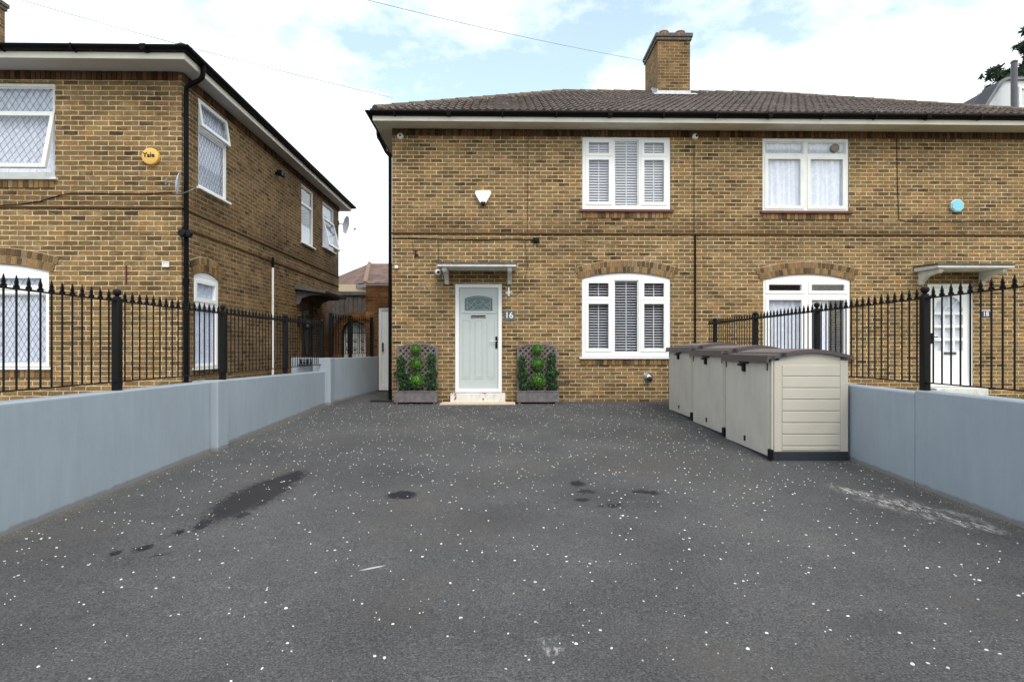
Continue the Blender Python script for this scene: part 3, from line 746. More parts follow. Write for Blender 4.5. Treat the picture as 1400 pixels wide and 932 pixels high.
curtain('net2', .06, .006, .09)(I, lx0 + .12, lx1 - .12, lz0 + LH * .36, lz1 - .22, .05, fd)
MB().plate(lx0 + .07, lx1 - .07, lz0 + .10, lz0 + LH * .30, .034, .041, [(lx0 + .10, lx1 - .10, lz0 + .13, lz0 + LH * .28)]).box(lx0 + .08, lx1 - .08, .036, .041, lz0 + LH * .322, lz0 + LH * .33).build('door_mouldings', 'upvc', fd, bevel=.003)
MB().box(lx0 + LW * .37, lx0 + LW * .69, .028, .041, lz0 + LH * .295 + .02, lz0 + LH * .325 + .02).build('letterbox', 'slate_grey', fd, bevel=.003)
h_ = MB().box(lx0 + .012, lx0 + .045, .022, .041, lz0 + LH * .42, lz0 + LH * .53).build('handle', 'iron', fd, bevel=.003)
MB().tube([(lx0 + .03, .03, lz0 + LH * .49), (lx0 + .03, -.01, lz0 + LH * .49), (lx0 + .13, -.01, lz0 + LH * .49)], .008, 8).build('lever', 'iron', h_)
canopy(hm, (x0 + x1) / 2, FM.hit(1300, 372, 1, 0).z)
MB().box(x0 - .05, x1 + .05, -.30, -.0, -.3, z0 - .003).build('door_step', 'step', hm, bevel=.01)

# chimney
def chimney(par, x0, x1, y0, y1, zb, zt, flash):
    c = MB().box(x0, x1, y0, y1, zb, zt).build('chimney', 'brick_side', par)
    MB().box(x0 - .035, x1 + .035, y0 - .035, y1 + .035, zt - .02, zt + .055).box(x0 - .06, x1 + .06, y0 - .06, y1 + .06, zt + .056, zt + .15).build('chimney_cap', 'felt', c, bevel=.012)
    for k in range(4):
        yy = y0 + .17 + k * (y1 - y0 - .34) / 3
        for xx in (x0 + .2, x1 - .2):
            MB().lathe([(.12, zt + .12), (.115, zt + .24), (.125, zt + .25), (.125, zt + .27), (.10, zt + .272), (.095, zt + .2)], (xx, yy, 0), 'z', 18).build('chimney_pot', 'terracotta', c, smooth=True)
    if flash:
        f = MB()
        f.box(x0 - .012, x1 + .012, y0 - .014, y0 + .1, flash - .05, flash + .10)
        f.hexa([(x0 - .12, y0 - .18, flash - .10 + .035), (x1 + .12, y0 - .18, flash - .10 + .035), (x1 + .12, y0 - .012, flash - .01 + .035), (x0 - .12, y0 - .012, flash - .01 + .035),
                (x0 - .12, y0 - .18, flash - .10 + .05), (x1 + .12, y0 - .18, flash - .10 + .05), (x1 + .12, y0 - .012, flash - .01 + .05), (x0 - .12, y0 - .012, flash - .01 + .05)])
        for k in range(5):
            ya = y0 + k * .12; za = flash + k * .064
            f.box(x0 - .016, x0 + .01, ya - .01, ya + .11, za - .05, za + .14)
        f.build('lead_flashing', 'lead_flash', c)
cy = 2.98
cp = FM.hit(899, 60, 1, cy); cq = FM.hit(943.5, 60, 1, cy)
zc = FM.hit(920, 54.5, 1, cy).z
zroof = SOF + .165 + (cy + .46) * math.tan(R(28.2))
chimney(hm, cp.x, cq.x, cy, cy + 1.22, zroof - .6, zc, zroof + .02)
# rainwater pipes
MB().tube([(-.32, .22, SOF + .09), (-.32, .22, SOF - .02), (-.31, .22, SOF - .09), (-.26, .22, SOF - .17), (-.14, .13, SOF - .40), (-.06, .10, SOF - .50), (-.055, .09, SOF - .6), (-.055, .09, 0)], .034, 10).build('downpipe', 'black_plastic', hm, smooth=True)
px = FM.hit(950, 400, 1, 0)
MB().tube([(px.x, -.022, sz - .01), (px.x, -.022, .0)], .017, 8).build('downpipe', 'black_plastic', hm, smooth=True)

# ------------------------------------------------------------------ house on the left
hl = empty('brick_house', FL.o, YAW, 'brown brick house on the left with leaded windows, black gutter and satellite dishes', 'house')
DL = FL.hit(463, 400, 0, 0).y
def sw(px0, px1, py0, py1, ref=None):      # rectangle on the side wall (x = 0): (y along, z)
    p, q = FL.hit(px0, py1, 0, 0), FL.hit(px1, py0, 0, 0)
    return p.y, q.y
S = lambda a, d, z: (-d, a, z)             # side wall: a runs backwards, d into the wall
WL = 13.4
lu = (-FL.hit(75, 150, 1, 0).x, ) ; ux1 = FL.hit(75, 150, 1, 0).x; uz1 = FL.hit(40, 113, 1, 0).z; uz0 = FL.hit(40, 243, 1, 0).z
ux0 = ux1 - 1.75
gx1_ = FL.hit(67, 450, 1, 0).x; gx0_ = gx1_ - 1.75; gzb = FL.hit(40, 502, 1, 0).z; gzs = FL.hit(40, 371, 1, 0).z
wall = MB().plate(-WL, 0, -.6, SOF, 0, .24, [(ux0, ux1, uz0, uz1), (gx0_, gx1_, gzb, gzs + ARC)])
spandrel(wall, gx0_, gx1_, gzs, ARC - .002, 0, .24)
wall.build('wall', 'brick', hl, uvoff=(.06, .02))
S1 = (*sw(271, 311, 0, 0), FL.hit(271, 255.5, 0, 0).z, FL.hit(273.5, 135.5, 0, 0).z)
S2 = (*sw(412, 429, 0, 0), S1[2], S1[3]); S3 = (*sw(441, 457, 0, 0), S1[2] + .18, S1[3])
SG = (*sw(265, 300, 0, 0), FL.hit(265, 503, 0, 0).z, FL.hit(267, 377, 0, 0).z)
SD = (*sw(413, 431, 0, 0), .10, FL.hit(413, 408, 0, 0).z)
wall = MB(S).plate(.24, DL, -.6, SOF, 0, .24, [S1, S2, S3, (SG[0], SG[1], SG[2], SG[3] + .09), SD])
spandrel(wall, SG[0], SG[1], SG[3], .088, 0, .24)
wall.build('wall', 'brick_side', hl, uvoff=(.02, .02))
MB().box(-WL, -WL + .24, .24, DL, -.6, SOF).box(-WL + .24, -.24, DL - .24, DL, -.6, SOF).build('wall', 'brick_side', hl)
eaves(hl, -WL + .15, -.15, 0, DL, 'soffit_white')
roof(hl, -WL - .30, .30, -.45, DL + .45, SOF + .115, R(23.5))
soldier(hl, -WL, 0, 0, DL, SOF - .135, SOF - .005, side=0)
szl = FL.hit(150, 284, 1, 0).z
MB().box(-WL, .022, -.022, .0, szl - .014, szl + .014).box(.0, .022, .001, DL, szl - .014, szl + .014).build('string_course', 'brick_dark', hl)
MB().box(.0, .018, .001, DL, szl - .30, szl - .275).build('string_course', 'brick_dark', hl)
LD = (.085, .15)
window(hl, I, ux0, ux1, uz0, uz1, [(.03, .97, .035, .30, 'f'), (.015, .985, .315, .935, 'o')], 'upvc_old', 0, 'glass', d=.03, fill=curtain('net', .10), lead=(.105, .165), open_rot=R(12), sill='white', label='old white upstairs window with diamond leading, its lower sash pushed open')
window(hl, I, gx0_, gx1_, gzb, gzs, [(.035, .485, .03, .185, 's'), (.515, .965, .03, .185, 's'), (.035, .965, .235, .97, 'f')], 'upvc', ARC, 'glass', d=.02, fill=curtain('net', .07), lead=LD, label='white arched window with diamond leading and net curtains')
arch_ring(hl, I, gx0_, gx1_, gzs, ARC); sill_course(hl, I, gx0_ - .03, gx1_ + .03, gzb - .04); sill_course(hl, I, ux0, ux1, uz0 - .04)
window(hl, S, *S1, [(.01, .99, .012, .31, 'o'), (.05, .95, .345, .965, 'f')], 'upvc', 0, 'glass', d=.02, fill=curtain('net', .07), lead=LD, open_rot=R(8), label='white side window with its top light open')
window(hl, S, *S2, [(.06, .94, .03, .30, 'f'), (.06, .94, .34, .965, 'f')], 'upvc', 0, 'glass', d=.02, fill=curtain('net2', .07, top=.62), lead=None, label='narrow white side window')
window(hl, S, *S3, [(.06, .94, .03, .33, 'f'), (.02, .98, .35, .98, 'o')], 'upvc', 0, 'glass', d=.02, fill=curtain('net', .07), open_rot=R(14), label='small white side window with its lower sash pushed open')
window(hl, S, *SG, [(.08, .92, .03, .27, 's'), (.08, .92, .33, .97, 'f')], 'upvc', .09, 'glass', d=.02, fill=curtain('net', .07), label='tall narrow arched window on the side wall')
arch_ring(hl, S, SG[0], SG[1], SG[3], .09)
a0, a1, c, d_ = SD
sd = MB(S).plate(a0 + .003, a1 - .003, c, d_, .05, .10, [(a0 + .25, a1 - .25, c + .9, d_ - .25)]).build('side_door', 'door_brown', hl, label='dark brown wooden side door with an oval light')
MB(S).box(a0 + .22, a1 - .22, .07, .08, c + .87, d_ - .22).build('door_glass', 'door_glass', sd)
ov = MB(S); m_ = (a0 + a1) / 2; mz = c + 1.35
ov.tube([(m_ + .2 * math.cos(R(t)), .045, mz + .5 * math.sin(R(t))) for t in range(0, 361, 20)], .02, 6); ov.build('oval_moulding', 'door_brown', sd)
# canopy over the side door, tilted
ca0, ca1 = FL.hit(403, 400, 0, 0).y, FL.hit(437, 400, 0, 0).y
zt_ = FL.hit(403, 389, 0, 0).z
cn = MB().hexa([(0, ca0, zt_ - .10), (.70, ca0, zt_ - .20), (.70, ca1, zt_ - .20), (0, ca1, zt_ - .10), (0, ca0, zt_), (.72, ca0, zt_ - .14), (.72, ca1, zt_ - .14), (0, ca1, zt_)]).build('door_canopy', 'canopy_dark', hl, bevel=.006)
for yy in (ca0 + .12, ca1 - .2):
    MB().prism_y([(0, zt_ - .45), (.06, zt_ - .45), (.12, zt_ - .3), (.3, zt_ - .24), (.55, zt_ - .23), (.55, zt_ - .185), (0, zt_ - .105)], yy, yy + .07).build('bracket', 'canopy_dark', cn)
chx = -FL.o.x - 11.33
cz_ = SOF + .165 + 3.4 * math.tan(R(27))
chimney(hl, -6.17 - .8, -6.17, 2.95, 4.15, cz_ - .6, 8.60, None)
# downpipe with a swan neck at the corner
pp = FL.hit(253.5, 200, 1, .03)
MB().tube([(.33, -.02, SOF + .09), (.33, -.02, SOF - .03), (.32, -.02, SOF - .09), (.26, -.02, SOF - .14), (.14, -.01, SOF - .19), (.075, .0, SOF - .23), (.06, .02, SOF - .32), (.06, .02, SOF - .5), (.06, .02, 0)], .036, 10)\
    .lathe([(.045, SOF - 3.2), (.045, SOF - 3.1)], (.06, .02, 0), 'z', 12).build('downpipe', 'black_plastic', hl, smooth=True)
wp = FL.hit(371, 400, 0, 0).y
MB().tube([(.03, wp, FL.hit(371, 366, 0, 0).z), (.03, wp, .15)], .024, 8).build('waste_pipe', 'white', hl, smooth=True)
MB().tube([(.03, wp, FL.hit(371, 352, 0, 0).z), (.03, wp, FL.hit(371, 366, 0, 0).z)], .026, 8).build('waste_pipe', 'black_plastic', hl, smooth=True)

# ------------------------------------------------------------------ fittings on the walls
def on(F, name, px, py, y, label, cat, group=None, rz=0, side=False):
    p = F.hit(px, py, 0, y) if side else F.hit(px, py, 1, y)
    return empty(name, F.world(*p), YAW + rz, label, cat, group)
def dome_camera(px, py, label, F=FM, s=1.0, rz=0, base=True):
    t = on(F, 'security_camera', px, py, 0, label, 'camera', 'white dome cameras on the front wall', rz)
    MB().lathe([(.062 * s, 0), (.062 * s, .02 * s), (.055 * s, .032 * s)], (0, 0, 0), 'y', 20).build('mounting_plate', 'white', t, smooth=True)
    pr = [(.055 * s * math.cos(R(a)), .03 * s + .055 * s * math.sin(R(a))) for a in range(0, 86, 12)]
    MB().lathe(pr, (0, 0, -.003), 'y', 20).build('housing', 'white', t, smooth=True)
    MB().lathe([(.024 * s, .060 * s), (.024 * s, .088 * s), (.016 * s, .096 * s)], (0.008 * s, 0, -.003), 'y', 16).build('lens', 'iron', t, smooth=True)
    return t
dome_camera(547.3, 187, 'white dome camera at the top left corner of the wall under the eaves')
dome_camera(950, 187.5, 'white dome camera under the eaves between the two upstairs windows')
dome_camera(599, 372.5, 'white dome camera beside the left end of the door hood', s=1.05)
t = on(FM, 'floodlight', 558, 566 - 200, 0, 'tiny white sensor low on the wall left of the door hood', 'sensor')
t.location = FM.world(*FM.hit(541.5, 365.5, 1, 0))
MB().box(-.02, .02, -.05, 0, -.03, .03).lathe([(.03, .04), (.03, .07)], (.02, 0, 0), 'y', 10).build('sensor_body', 'white', t, bevel=.004)
t.name = 'motion_sensor'
# wedge alarm box
t = on(FM, 'alarm_box', 660.5, 271, 0, 'white wedge-shaped alarm box on the brick left of the upstairs blinds', 'alarm box')
def rounded(poly, r, n=4):
    out = []
    for i, p in enumerate(poly):
        p = Vector(p); a = (Vector(poly[i - 1]) - p).normalized(); b = (Vector(poly[(i + 1) % len(poly)]) - p).normalized()
        for k in range(n + 1):
            q = k / n; out.append(tuple(p + a * r * (1 - q) ** 2 + b * r * q ** 2))
    return out
MB().prism_y(rounded([(-.155, .13), (.155, .13), (.155, .06), (.05, -.12), (-.05, -.12), (-.155, .06)], .035), -.07, -.002).build('alarm_cover', 'white', t, bevel=.012)
MB().prism_y(rounded([(-.048, -.085), (.048, -.085), (.035, -.145), (-.035, -.145)], .012), -.074, -.004).build('strobe_lens', 'iron', t, bevel=.004)
# octagonal alarm
t = on(FM, 'alarm_box', 1306, 282, 0, 'pale blue octagonal alarm box on the right-hand house', 'alarm box')
oc = lambda r: [(r * math.cos(R(22.5 + 45 * k)), r * math.sin(R(22.5 + 45 * k))) for k in range(8)]
MB().prism_y(oc(.135), -.06, -.002).build('alarm_base', simple('pale_grey_case', (.5, .6, .66), .5, .05), t, bevel=.008)
MB().prism_y(oc(.118), -.072, -.058).build('alarm_cover', 'blue_lens', t, bevel=.005)
# round yellow alarm with lettering
t = on(FL, 'alarm_box', 208, 215, 0, 'round yellow alarm box with dark lettering on the left house', 'alarm box')
MB().lathe([(.125, .002), (.128, .03), (.122, .055), (.105, .062), (.0, .064)], (0, 0, 0), 'y', 32).build('alarm_cover', 'yellow', t, smooth=True)
text_obj('Yale', .10, 'lettering', 'iron', t, (-.01, -.066, .01))
# round grey fittings, hooks, lights
t = on(FM, 'junction_box', 733, 328.5, 0, 'black junction box at the end of the cable left of the upstairs blinds', 'junction box')
MB().box(-.06, .06, -.05, 0, -.05, .05).lathe([(.045, .05), (.04, .07)], (0, 0, 0), 'y', 12).box(-.09, -.06, -.03, -.005, -.015, .015).build('junction_case', 'iron', t, bevel=.006)
t = on(FM, 'wall_hook', 568.5, 346, 0, 'small black iron bracket on the wall above and left of the hood', 'bracket')
MB().box(-.012, .012, -.012, 0, -.05, .05).box(-.035, .03, -.012, 0, .038, .05).box(-.01, .05, -.03, -.01, -.05, -.03).build('iron_plate', 'iron', t)
t = on(FM, 'doorbell', 695.5, 399, 0, 'slim white door chime and wire beside the frame of the pale green door', 'doorbell')
MB().box(-.016, .016, -.03, 0, -.085, .085).build('bell_case', 'white', t, bevel=.004)
MB().lathe([(.03, 0), (.03, .02)], (-.035, 0, -.02), 'y', 14).lathe([(.022, 0), (.022, .02)], (.03, 0, -.01), 'y', 14).build('bell_button', 'chrome', t)
t = on(FM, 'house_number_sign', 696, 431.3, 0, 'dark slate house number plate reading 16 beside the pale green door', 'sign')
MB().box(-.105, .105, -.014, -.001, -.095, .095).build('sign_plate', 'slate_grey', t, bevel=.003)
text_obj('16', .165, 'sign_digits', 'white', t, (0, -.0165, .0))
t = on(FM, 'house_number_sign', 1348, 429.5, 0, 'small dark blue number plate to the right of the white front door', 'sign')
MB().box(-.095, .095, -.012, -.001, -.065, .065).build('sign_plate', simple('navy_enamel', (.02, .028, .06), .3, .1), t, bevel=.003)
MB().box(-.10, .09, -.010, -.001, .066, .08).build('sign_edge', 'white', t)
text_obj('18', .12, 'sign_digits', 'white', t, (-.015, -.0145, 0))
t = on(FM, 'flue_vent', 886, 515.5, 0, 'chrome round flue outlet low on the wall under the ground floor blinds', 'vent')
MB().lathe([(.095, 0), (.095, .012), (.08, .016)], (0, 0, 0), 'y', 24).build('flue_plate', 'chrome', t, smooth=True)
MB().lathe([(.06, .01), (.06, .05)] + [(.06 * math.cos(R(a)), .05 + .045 * math.sin(R(a))) for a in range(15, 86, 14)], (0, 0, .005), 'y', 20).build('flue_cowl', 'chrome', t, smooth=True)
MB().box(-.045, .045, -.102, -.04, -.058, -.03).build('flue_mouth', 'iron', t, bevel=.006)
t = on(FM, 'air_brick', 771, 523, 0, 'dark air brick low on the wall right of the right-hand trellis planter', 'vent')
ab = MB().plate(-.11, .11, -.035, .035, -.006, .0, [(-.1 + k * .028, -.1 + k * .028 + .014, -.025 + j * .028, -.025 + j * .028 + .02) for k in range(7) for j in range(2)])
ab.build('vent_grid', simple('dark_airbrick', (.05, .048, .05), .8, .2), t)

# left house fittings
t = on(FL, 'floodlight', 377, 237, 0, 'small black security light on the side wall of the left house', 'lamp', side=True)
MB().box(0, .05, -.03, .03, -.03, .03).box(.05, .16, -.09, .03, -.06, .05).box(.10, .17, .04, .11, -.06, .02).build('lamp_head', 'iron', t, bevel=.008)
t = on(FL, 'wall_lantern', 408, 440, .0, 'black coach lantern beside the brown side door', 'lamp', side=True)
MB().box(0, .03, -.04, .04, -.12, .12).tube([(.02, 0, .1), (.12, 0, .16), (.18, 0, .12)], .01, 6).lathe([(.02, .10), (.08, .04), (.07, -.14), (.02, -.20)], (.18, 0, 0), 'z', 6).build('lantern_body', 'iron', t)
MB().lathe([(.072, .03), (.062, -.12)], (.19, -.005, 0), 'z', 6).build('lantern_glass', 'door_glass', t)
t = on(FL, 'wall_vent', 227, 361.5, 0, 'small white plastic vent on the left house by the corner downpipe', 'vent')
MB().plate(-.05, .05, -.04, .04, -.02, 0, [(-.03, -.01, -.03, .03), (.01, .03, -.03, .03)]).box(-.05, .05, -.008, 0, -.04, .04).build('vent_case', 'upvc_old', t)
t = on(FL, 'wall_rod', 173, 376, 0, 'thin rust-red iron tie on the left house above the railings', 'iron tie')
MB().box(-.008, .008, -.016, 0, -.14, .14).build('tie_bar', simple('rust', (.09, .018, .014), .8, .3), t)
def dish(loc, rz, tilt, label, mat, k=1.0):
    t = empty('satellite_dish', loc, rz, label, 'satellite dish')
    prof = [(.02, .0), (.10, .006), (.2, .026), (.28, .055), (.30, .058), (.29, .048), (.2, .014), (.10, -.006), (.02, -.012)]
    def x(a, b, c):
        c2 = c * math.cos(tilt) - b * math.sin(tilt) * -1; b2 = b * math.cos(tilt) + c * math.sin(tilt) * -1
        return (a * k, b2 * k, c2 * k)
    MB(x).lathe([(r * 1.0, h) for r, h in prof], (0, 0, 0), 'y', 28).build('reflector', mat, t, smooth=True)
    MB(x).tube([(0, .03, -.27), (0, -.10, -.30), (0, -.38, -.10)], .010, 8).tube([(0, -.36, -.12), (0, -.42, -.06)], .028, 10).build('feed_arm', 'lead', t)
    MB(x).tube([(0, .0, -.02), (0, .12, -.02), (0, .22, -.05)], .02, 8).box(-.05, .05, .2, .23, -.12, .06).build('wall_bracket', 'lead', t)
    return t
p = FL.hit(253, 252, 1, -.12)
dish(FL.world(.03, -.20, p.z), R(116), R(8), 'old grey satellite dish seen edge-on at the near corner of the left house', 'lead_flash', .56)
p = FL.hit(470, 305, 1, DL - .2)
dish(FL.world(p.x - .02, DL - .05, p.z), R(88), R(12), 'grey satellite dish at the far end of the left house', 'lead_flash', .85)
t = on(FL, 'junction_box', 254, 319.5, -.05, 'round black junction box on the corner downpipe of the left house', 'junction box')
MB().lathe([(.055, 0), (.06, .05), (.05, .08)], (-.03, 0, 0), 'y', 16).lathe([(.05, 0), (.05, .07)], (.05, .02, 0), 'y', 16).box(-.05, .06, -.01, .06, -.05, .05).build('junction_case', 'iron', t, bevel=.006)

# cables clipped to the walls
def cable(name, F, pts, r, label, y=-.012, mat='iron', side=False):
    w_ = []
    for q in pts:
        p = F.hit(q[0], q[1], 0, .012) if side else F.hit(q[0], q[1], 1, y)
        w_.append(F.world(*p))
    o0 = Vector(w_[0])
    o = MB().tube([Vector(p) - o0 for p in w_], r, 6).build(name, mat, None, loc=tuple(o0), smooth=True)
    return tag(o, label, 'cable')
cable('wall_cable', FM, [(536, 326), (560, 325.5), (600, 327), (660, 328), (700, 327), (733, 328)], .010, 'black cable running below the string course to the junction box')
cable('wall_cable', FM, [(722, 182), (721.7, 250), (721, 318)], .004, 'thin black cable dropping from the eaves right of the white wedge alarm box')
cable('wall_cable', FM, [(599, 329), (599.4, 345), (599, 366)], .004, 'thin cable dropping to the camera beside the door hood')
cable('wall_cable', FM, [(564, 329), (565, 342), (568, 352)], .004, 'thin cable dropping to the small iron bracket')
cable('wall_cable', FM, [(718, 330), (721, 365), (716, 392), (706, 404), (697, 404)], .0035, 'thin wire curling down right of the door hood to the doorbell')
cable('wall_cable', FM, [(949, 193), (949, 318)], .0045, 'thin cable dropping from the camera between the upstairs windows')
cable('wall_cable', FM, [(1226, 189), (1227, 250), (1229, 300), (1240, 303), (1400, 303.5)], .006, 'thin grey cable down the right-hand house turning right above the string course')
cable('wall_cable', FM, [(780, 324), (800, 330), (830, 334), (870, 336), (900, 337)], .003, 'slack thin cable below the string course under the upstairs blinds')
cable('wall_cable', FL, [(0, 281), (30, 279), (55, 275), (82, 267), (100, 264), (150, 265), (200, 265), (243, 263)], .007, 'thin black cable drooping across the left house below the upstairs window')

# ------------------------------------------------------------------ ground
ys = [-40, -3, 0, 5, 10, 15, 40, 200]; g = MB(); vs = []
for y in ys:
    for x in (-150, -40, 0, 40, 150): vs.append((x, y, gz(y) - .03))
g.add(vs, [(r_ * 5 + c_, r_ * 5 + c_ + 1, r_ * 5 + c_ + 6, r_ * 5 + c_ + 5) for r_ in range(len(ys) - 1) for c_ in range(4)])
tag(g.build('ground', 'earth'), kind='structure')
d = MB(); n = 40; vs = []
ysd = [-3 + 18 * i / n for i in range(n + 1)]
for y in ysd:
    for x in (-3.55, -1.5, 1.0, 3.7): vs.append((x, y, gz(y)))
d.add(vs, [(r_ * 4 + c_, r_ * 4 + c_ + 1, r_ * 4 + c_ + 5, r_ * 4 + c_ + 4) for r_ in range(n) for c_ in range(3)])
tag(d.build('driveway', 'asphalt'), kind='structure')
tag(MB().box(-30, 30, -6.2, -3.0, -.30, -.09).build('pavement', 'paving'), kind='structure')
tag(MB().box(-60, 60, -13, -6.2, -.40, -.2).build('road', 'asphalt'), kind='structure')
tag(MB().box(3.86, 16, -2.9, 11.3, .30, .47).build('garden_ground', 'earth'), kind='structure')
tag(MB().box(-16, -3.72, -2.9, 16, .2, .42).build('garden_path', 'paving'), kind='structure')
# grass on the raised garden to the right
gr = MB()
for i in range(7000):
    x = random.uniform(4.6, 10.5); y = random.uniform(7.6, 11.1); h = random.uniform(.03, .12) * (1.3 if random.random() < .1 else 1); a = random.uniform(0, 6.28); w = .004; l = random.uniform(-.04, .04)
    gr.add([(x - w * math.cos(a), y - w * math.sin(a), .468), (x + w * math.cos(a), y + w * math.sin(a), .468), (x + l, y + l, .468 + h)], [(0, 1, 2)])
tag(gr.build('grass', 'grassm', weld=False), 'thin dry grass behind the right-hand wall', 'grass', kind='stuff')
# white chips scattered over the tarmac
rs = random.Random(5); ch = MB()
for i in range(2700):
    x = rs.uniform(-3.4, 3.55); y = 2.0 + 8.9 * rs.random() ** .85
    if x > 2.7 and 6.05 < y < 10.3: continue
    if rs.random() < .12: x += rs.gauss(0, .04)
    s_ = .0032 + .0070 * rs.random() ** 1.5; a = rs.uniform(0, 6.28); e = rs.uniform(.38, 1)
    n_ = 7; ring_ = []
    for k in range(n_):
        t = 2 * math.pi * k / n_; rr = s_ * rs.uniform(.75, 1.15); u, v = rr * math.cos(t), rr * e * math.sin(t)
        ring_.append((x + u * math.cos(a) - v * math.sin(a), y + u * math.sin(a) + v * math.cos(a)))
    ch.add([(p, q, gz(q)) for p, q in ring_] + [(x + (p - x) * .75, y + (q - y) * .75, gz(q) + .003) for p, q in ring_],
           [list(range(n_, 2 * n_))] + [(k, (k + 1) % n_, n_ + (k + 1) % n_, n_ + k) for k in range(n_)])
tag(ch.build('white_chips', 'chip', weld=False), 'scattered white petals and stone chips on the tarmac', 'chips', kind='stuff')
ch = MB()
for i in range(5000):
    x = rs.uniform(-3.4, 3.55); y = rs.uniform(1.9, 10.9)
    if x > 2.7 and 6.05 < y < 10.3: continue
    s_ = rs.uniform(.0014, .0034); a = rs.uniform(0, 6.28)
    ch.add([(x + s_ * math.cos(a + t), y + s_ * math.sin(a + t), gz(y) + (.0012 if k % 2 else .0004)) for k, t in enumerate((0, 1.4, 3.0, 4.5))], [(0, 1, 2, 3)])
tag(ch.build('stone_flecks', leafy('pale_stone_fleck', (.12, .12, .115), (.50, .49, .47), .85), weld=False), 'fine pale stone flecks in the worn tarmac', 'flecks', kind='stuff')
# loose grit and weeds along the walls
gt = MB()
for i in range(1500):
    side_ = rs.random() < .5
    x = (3.64 - abs(rs.gauss(0, .05))) if side_ else (-3.49 + abs(rs.gauss(0, .05))); y = rs.uniform(2.5, 11)
    if side_ and y > 6.1: continue
    s_ = rs.uniform(.002, .006)
    gt.add([(x - s_, y, gz(y)), (x + s_, y - s_, gz(y)), (x, y + s_, gz(y)), (x, y, gz(y) + s_)], [(0, 1, 3), (1, 2, 3), (2, 0, 3)])
tag(gt.build('grit', simple('pale_grit', (.26, .23, .18), .95, .3), weld=False), 'loose grit gathered along the foot of the walls', 'grit', kind='stuff')

# ------------------------------------------------------------------ garden walls
def wallrun(path, th, base_drop=.3):
    """path: (x, y, ztop) along the inner face; thickness th goes to the outside (signed x/y by normal)"""
    mb = MB()
    for (xa, ya, za), (xb, yb, zb) in zip(path, path[1:]):
        dx, dy = xb - xa, yb - ya; L = math.hypot(dx, dy); nx, ny = -dy / L * th, dx / L * th
        ba, bb = gz(ya) - base_drop, gz(yb) - base_drop
        mb.hexa([(xa, ya, ba), (xb, yb, bb), (xb + nx, yb + ny, bb), (xa + nx, ya + ny, ba), (xa, ya, za), (xb, yb, zb), (xb + nx, yb + ny, zb), (xa + nx, ya + ny, za)])
    return mb
wl = empty('garden_wall', (-3.5, 6, gz(6)), 0, 'long blue-grey painted garden wall on the left below the railings', 'wall')
off = lambda mb, o: [mb.v.__setitem__(i, (p[0] - o.location.x, p[1] - o.location.y, p[2] - o.location.z)) for i, p in enumerate(mb.v)]
def bw(mb, name, mat, par, **k): off(mb, par); return mb.build(name, mat, par, **k)
XL = -3.50
bw(wallrun([(XL, -2.9, 1.075), (XL, 6.62, 1.035)], .20), 'wall_section', 'wall_blue', wl, bevel=.012)
bw(wallrun([(XL, 6.89, 1.035), (XL, 10.68, .995)], .20), 'wall_section', 'wall_blue', wl, bevel=.012)
bw(MB().box(XL - .22, XL + .085, 6.625, 6.885, -.2, 1.045), 'pier', 'wall_blue', wl, bevel=.012)
bw(MB().box(XL - .24, XL + .10, 10.685, 10.95, 0, 1.245), 'pier', 'wall_blue', wl, bevel=.012)
w2 = empty('garden_wall', (-3.3, 11.9, gz(11.9)), 0, 'higher grey painted wall slanting back into the side passage', 'wall')
bw(wallrun([(XL + .085, 10.955, 1.235), (-3.03, 12.90, 1.24)], .2), 'wall_section', 'wall_blue', w2, bevel=.01)
w3 = empty('garden_wall', (-3.9, 11.2, gz(11)), 0, 'short pale wall return behind the left railings', 'wall')
bw(MB().box(-4.25, XL - .245, 10.98, 11.13, .2, 1.245), 'wall_section', 'wall_cap', w3, bevel=.01)
XR = 3.655
wr = empty('garden_wall', (XR, 6, gz(6)), 0, 'blue-grey painted garden wall on the right beside the storage sheds', 'wall')
mb = MB(); 
for a, b in ((-2.9, 5.18), (5.185, 10.95)):
    mb.hexa([(XR, a, -.4), (XR + .2, a, -.4), (XR + .2, b, 0), (XR, b, 0), (XR, a, 1.02), (XR + .2, a, 1.02), (XR + .2, b, 1.045), (XR, b, 1.045)])
bw(mb, 'wall_section', 'wall_blue', wr, bevel=.012)

# ------------------------------------------------------------------ railings
def picket_mesh(h):
    mb = MB(); r = .005
    mb.box(-r, r, -r, r, .07, h - .085)
    mb.lathe([(.012, h - .10), (.014, h - .094), (.012, h - .088)], (0, 0, 0), 'z', 8)
    # spear head with two barbs
    z = h - .088
    for q in (0, 1):
        f = (lambda a, b: (a, b)) if q == 0 else (lambda a, b: (b, a))
        pr = [(-.006, 0), (-.020, -.012), (-.024, .006), (-.012, .022), (-.015, .038), (0, .088), (.015, .038), (.012, .022), (.024, .006), (.020, -.012), (.006, 0)]
        if q == 0: mb.prism_y([(a, z + b) for a, b in pr], -.004, .004)
        else: mb.prism_x([(a, z + b) for a, b in pr], -.004, .004)
    return mb
def post_mesh(h):
    r = .031
    return MB().box(-r, r, -r, r, -.02, h - .085).box(-r + .008, r - .008, -r + .008, r - .008, h - .085, h - .070).lathe([(.014, h - .072), (.018, h - .062), (.030, h - .050), (.036, h - .030), (.030, h - .010), (.012, h)], (0, 0, 0), 'z', 14)
PH = .93
pk = picket_mesh(PH - .03)
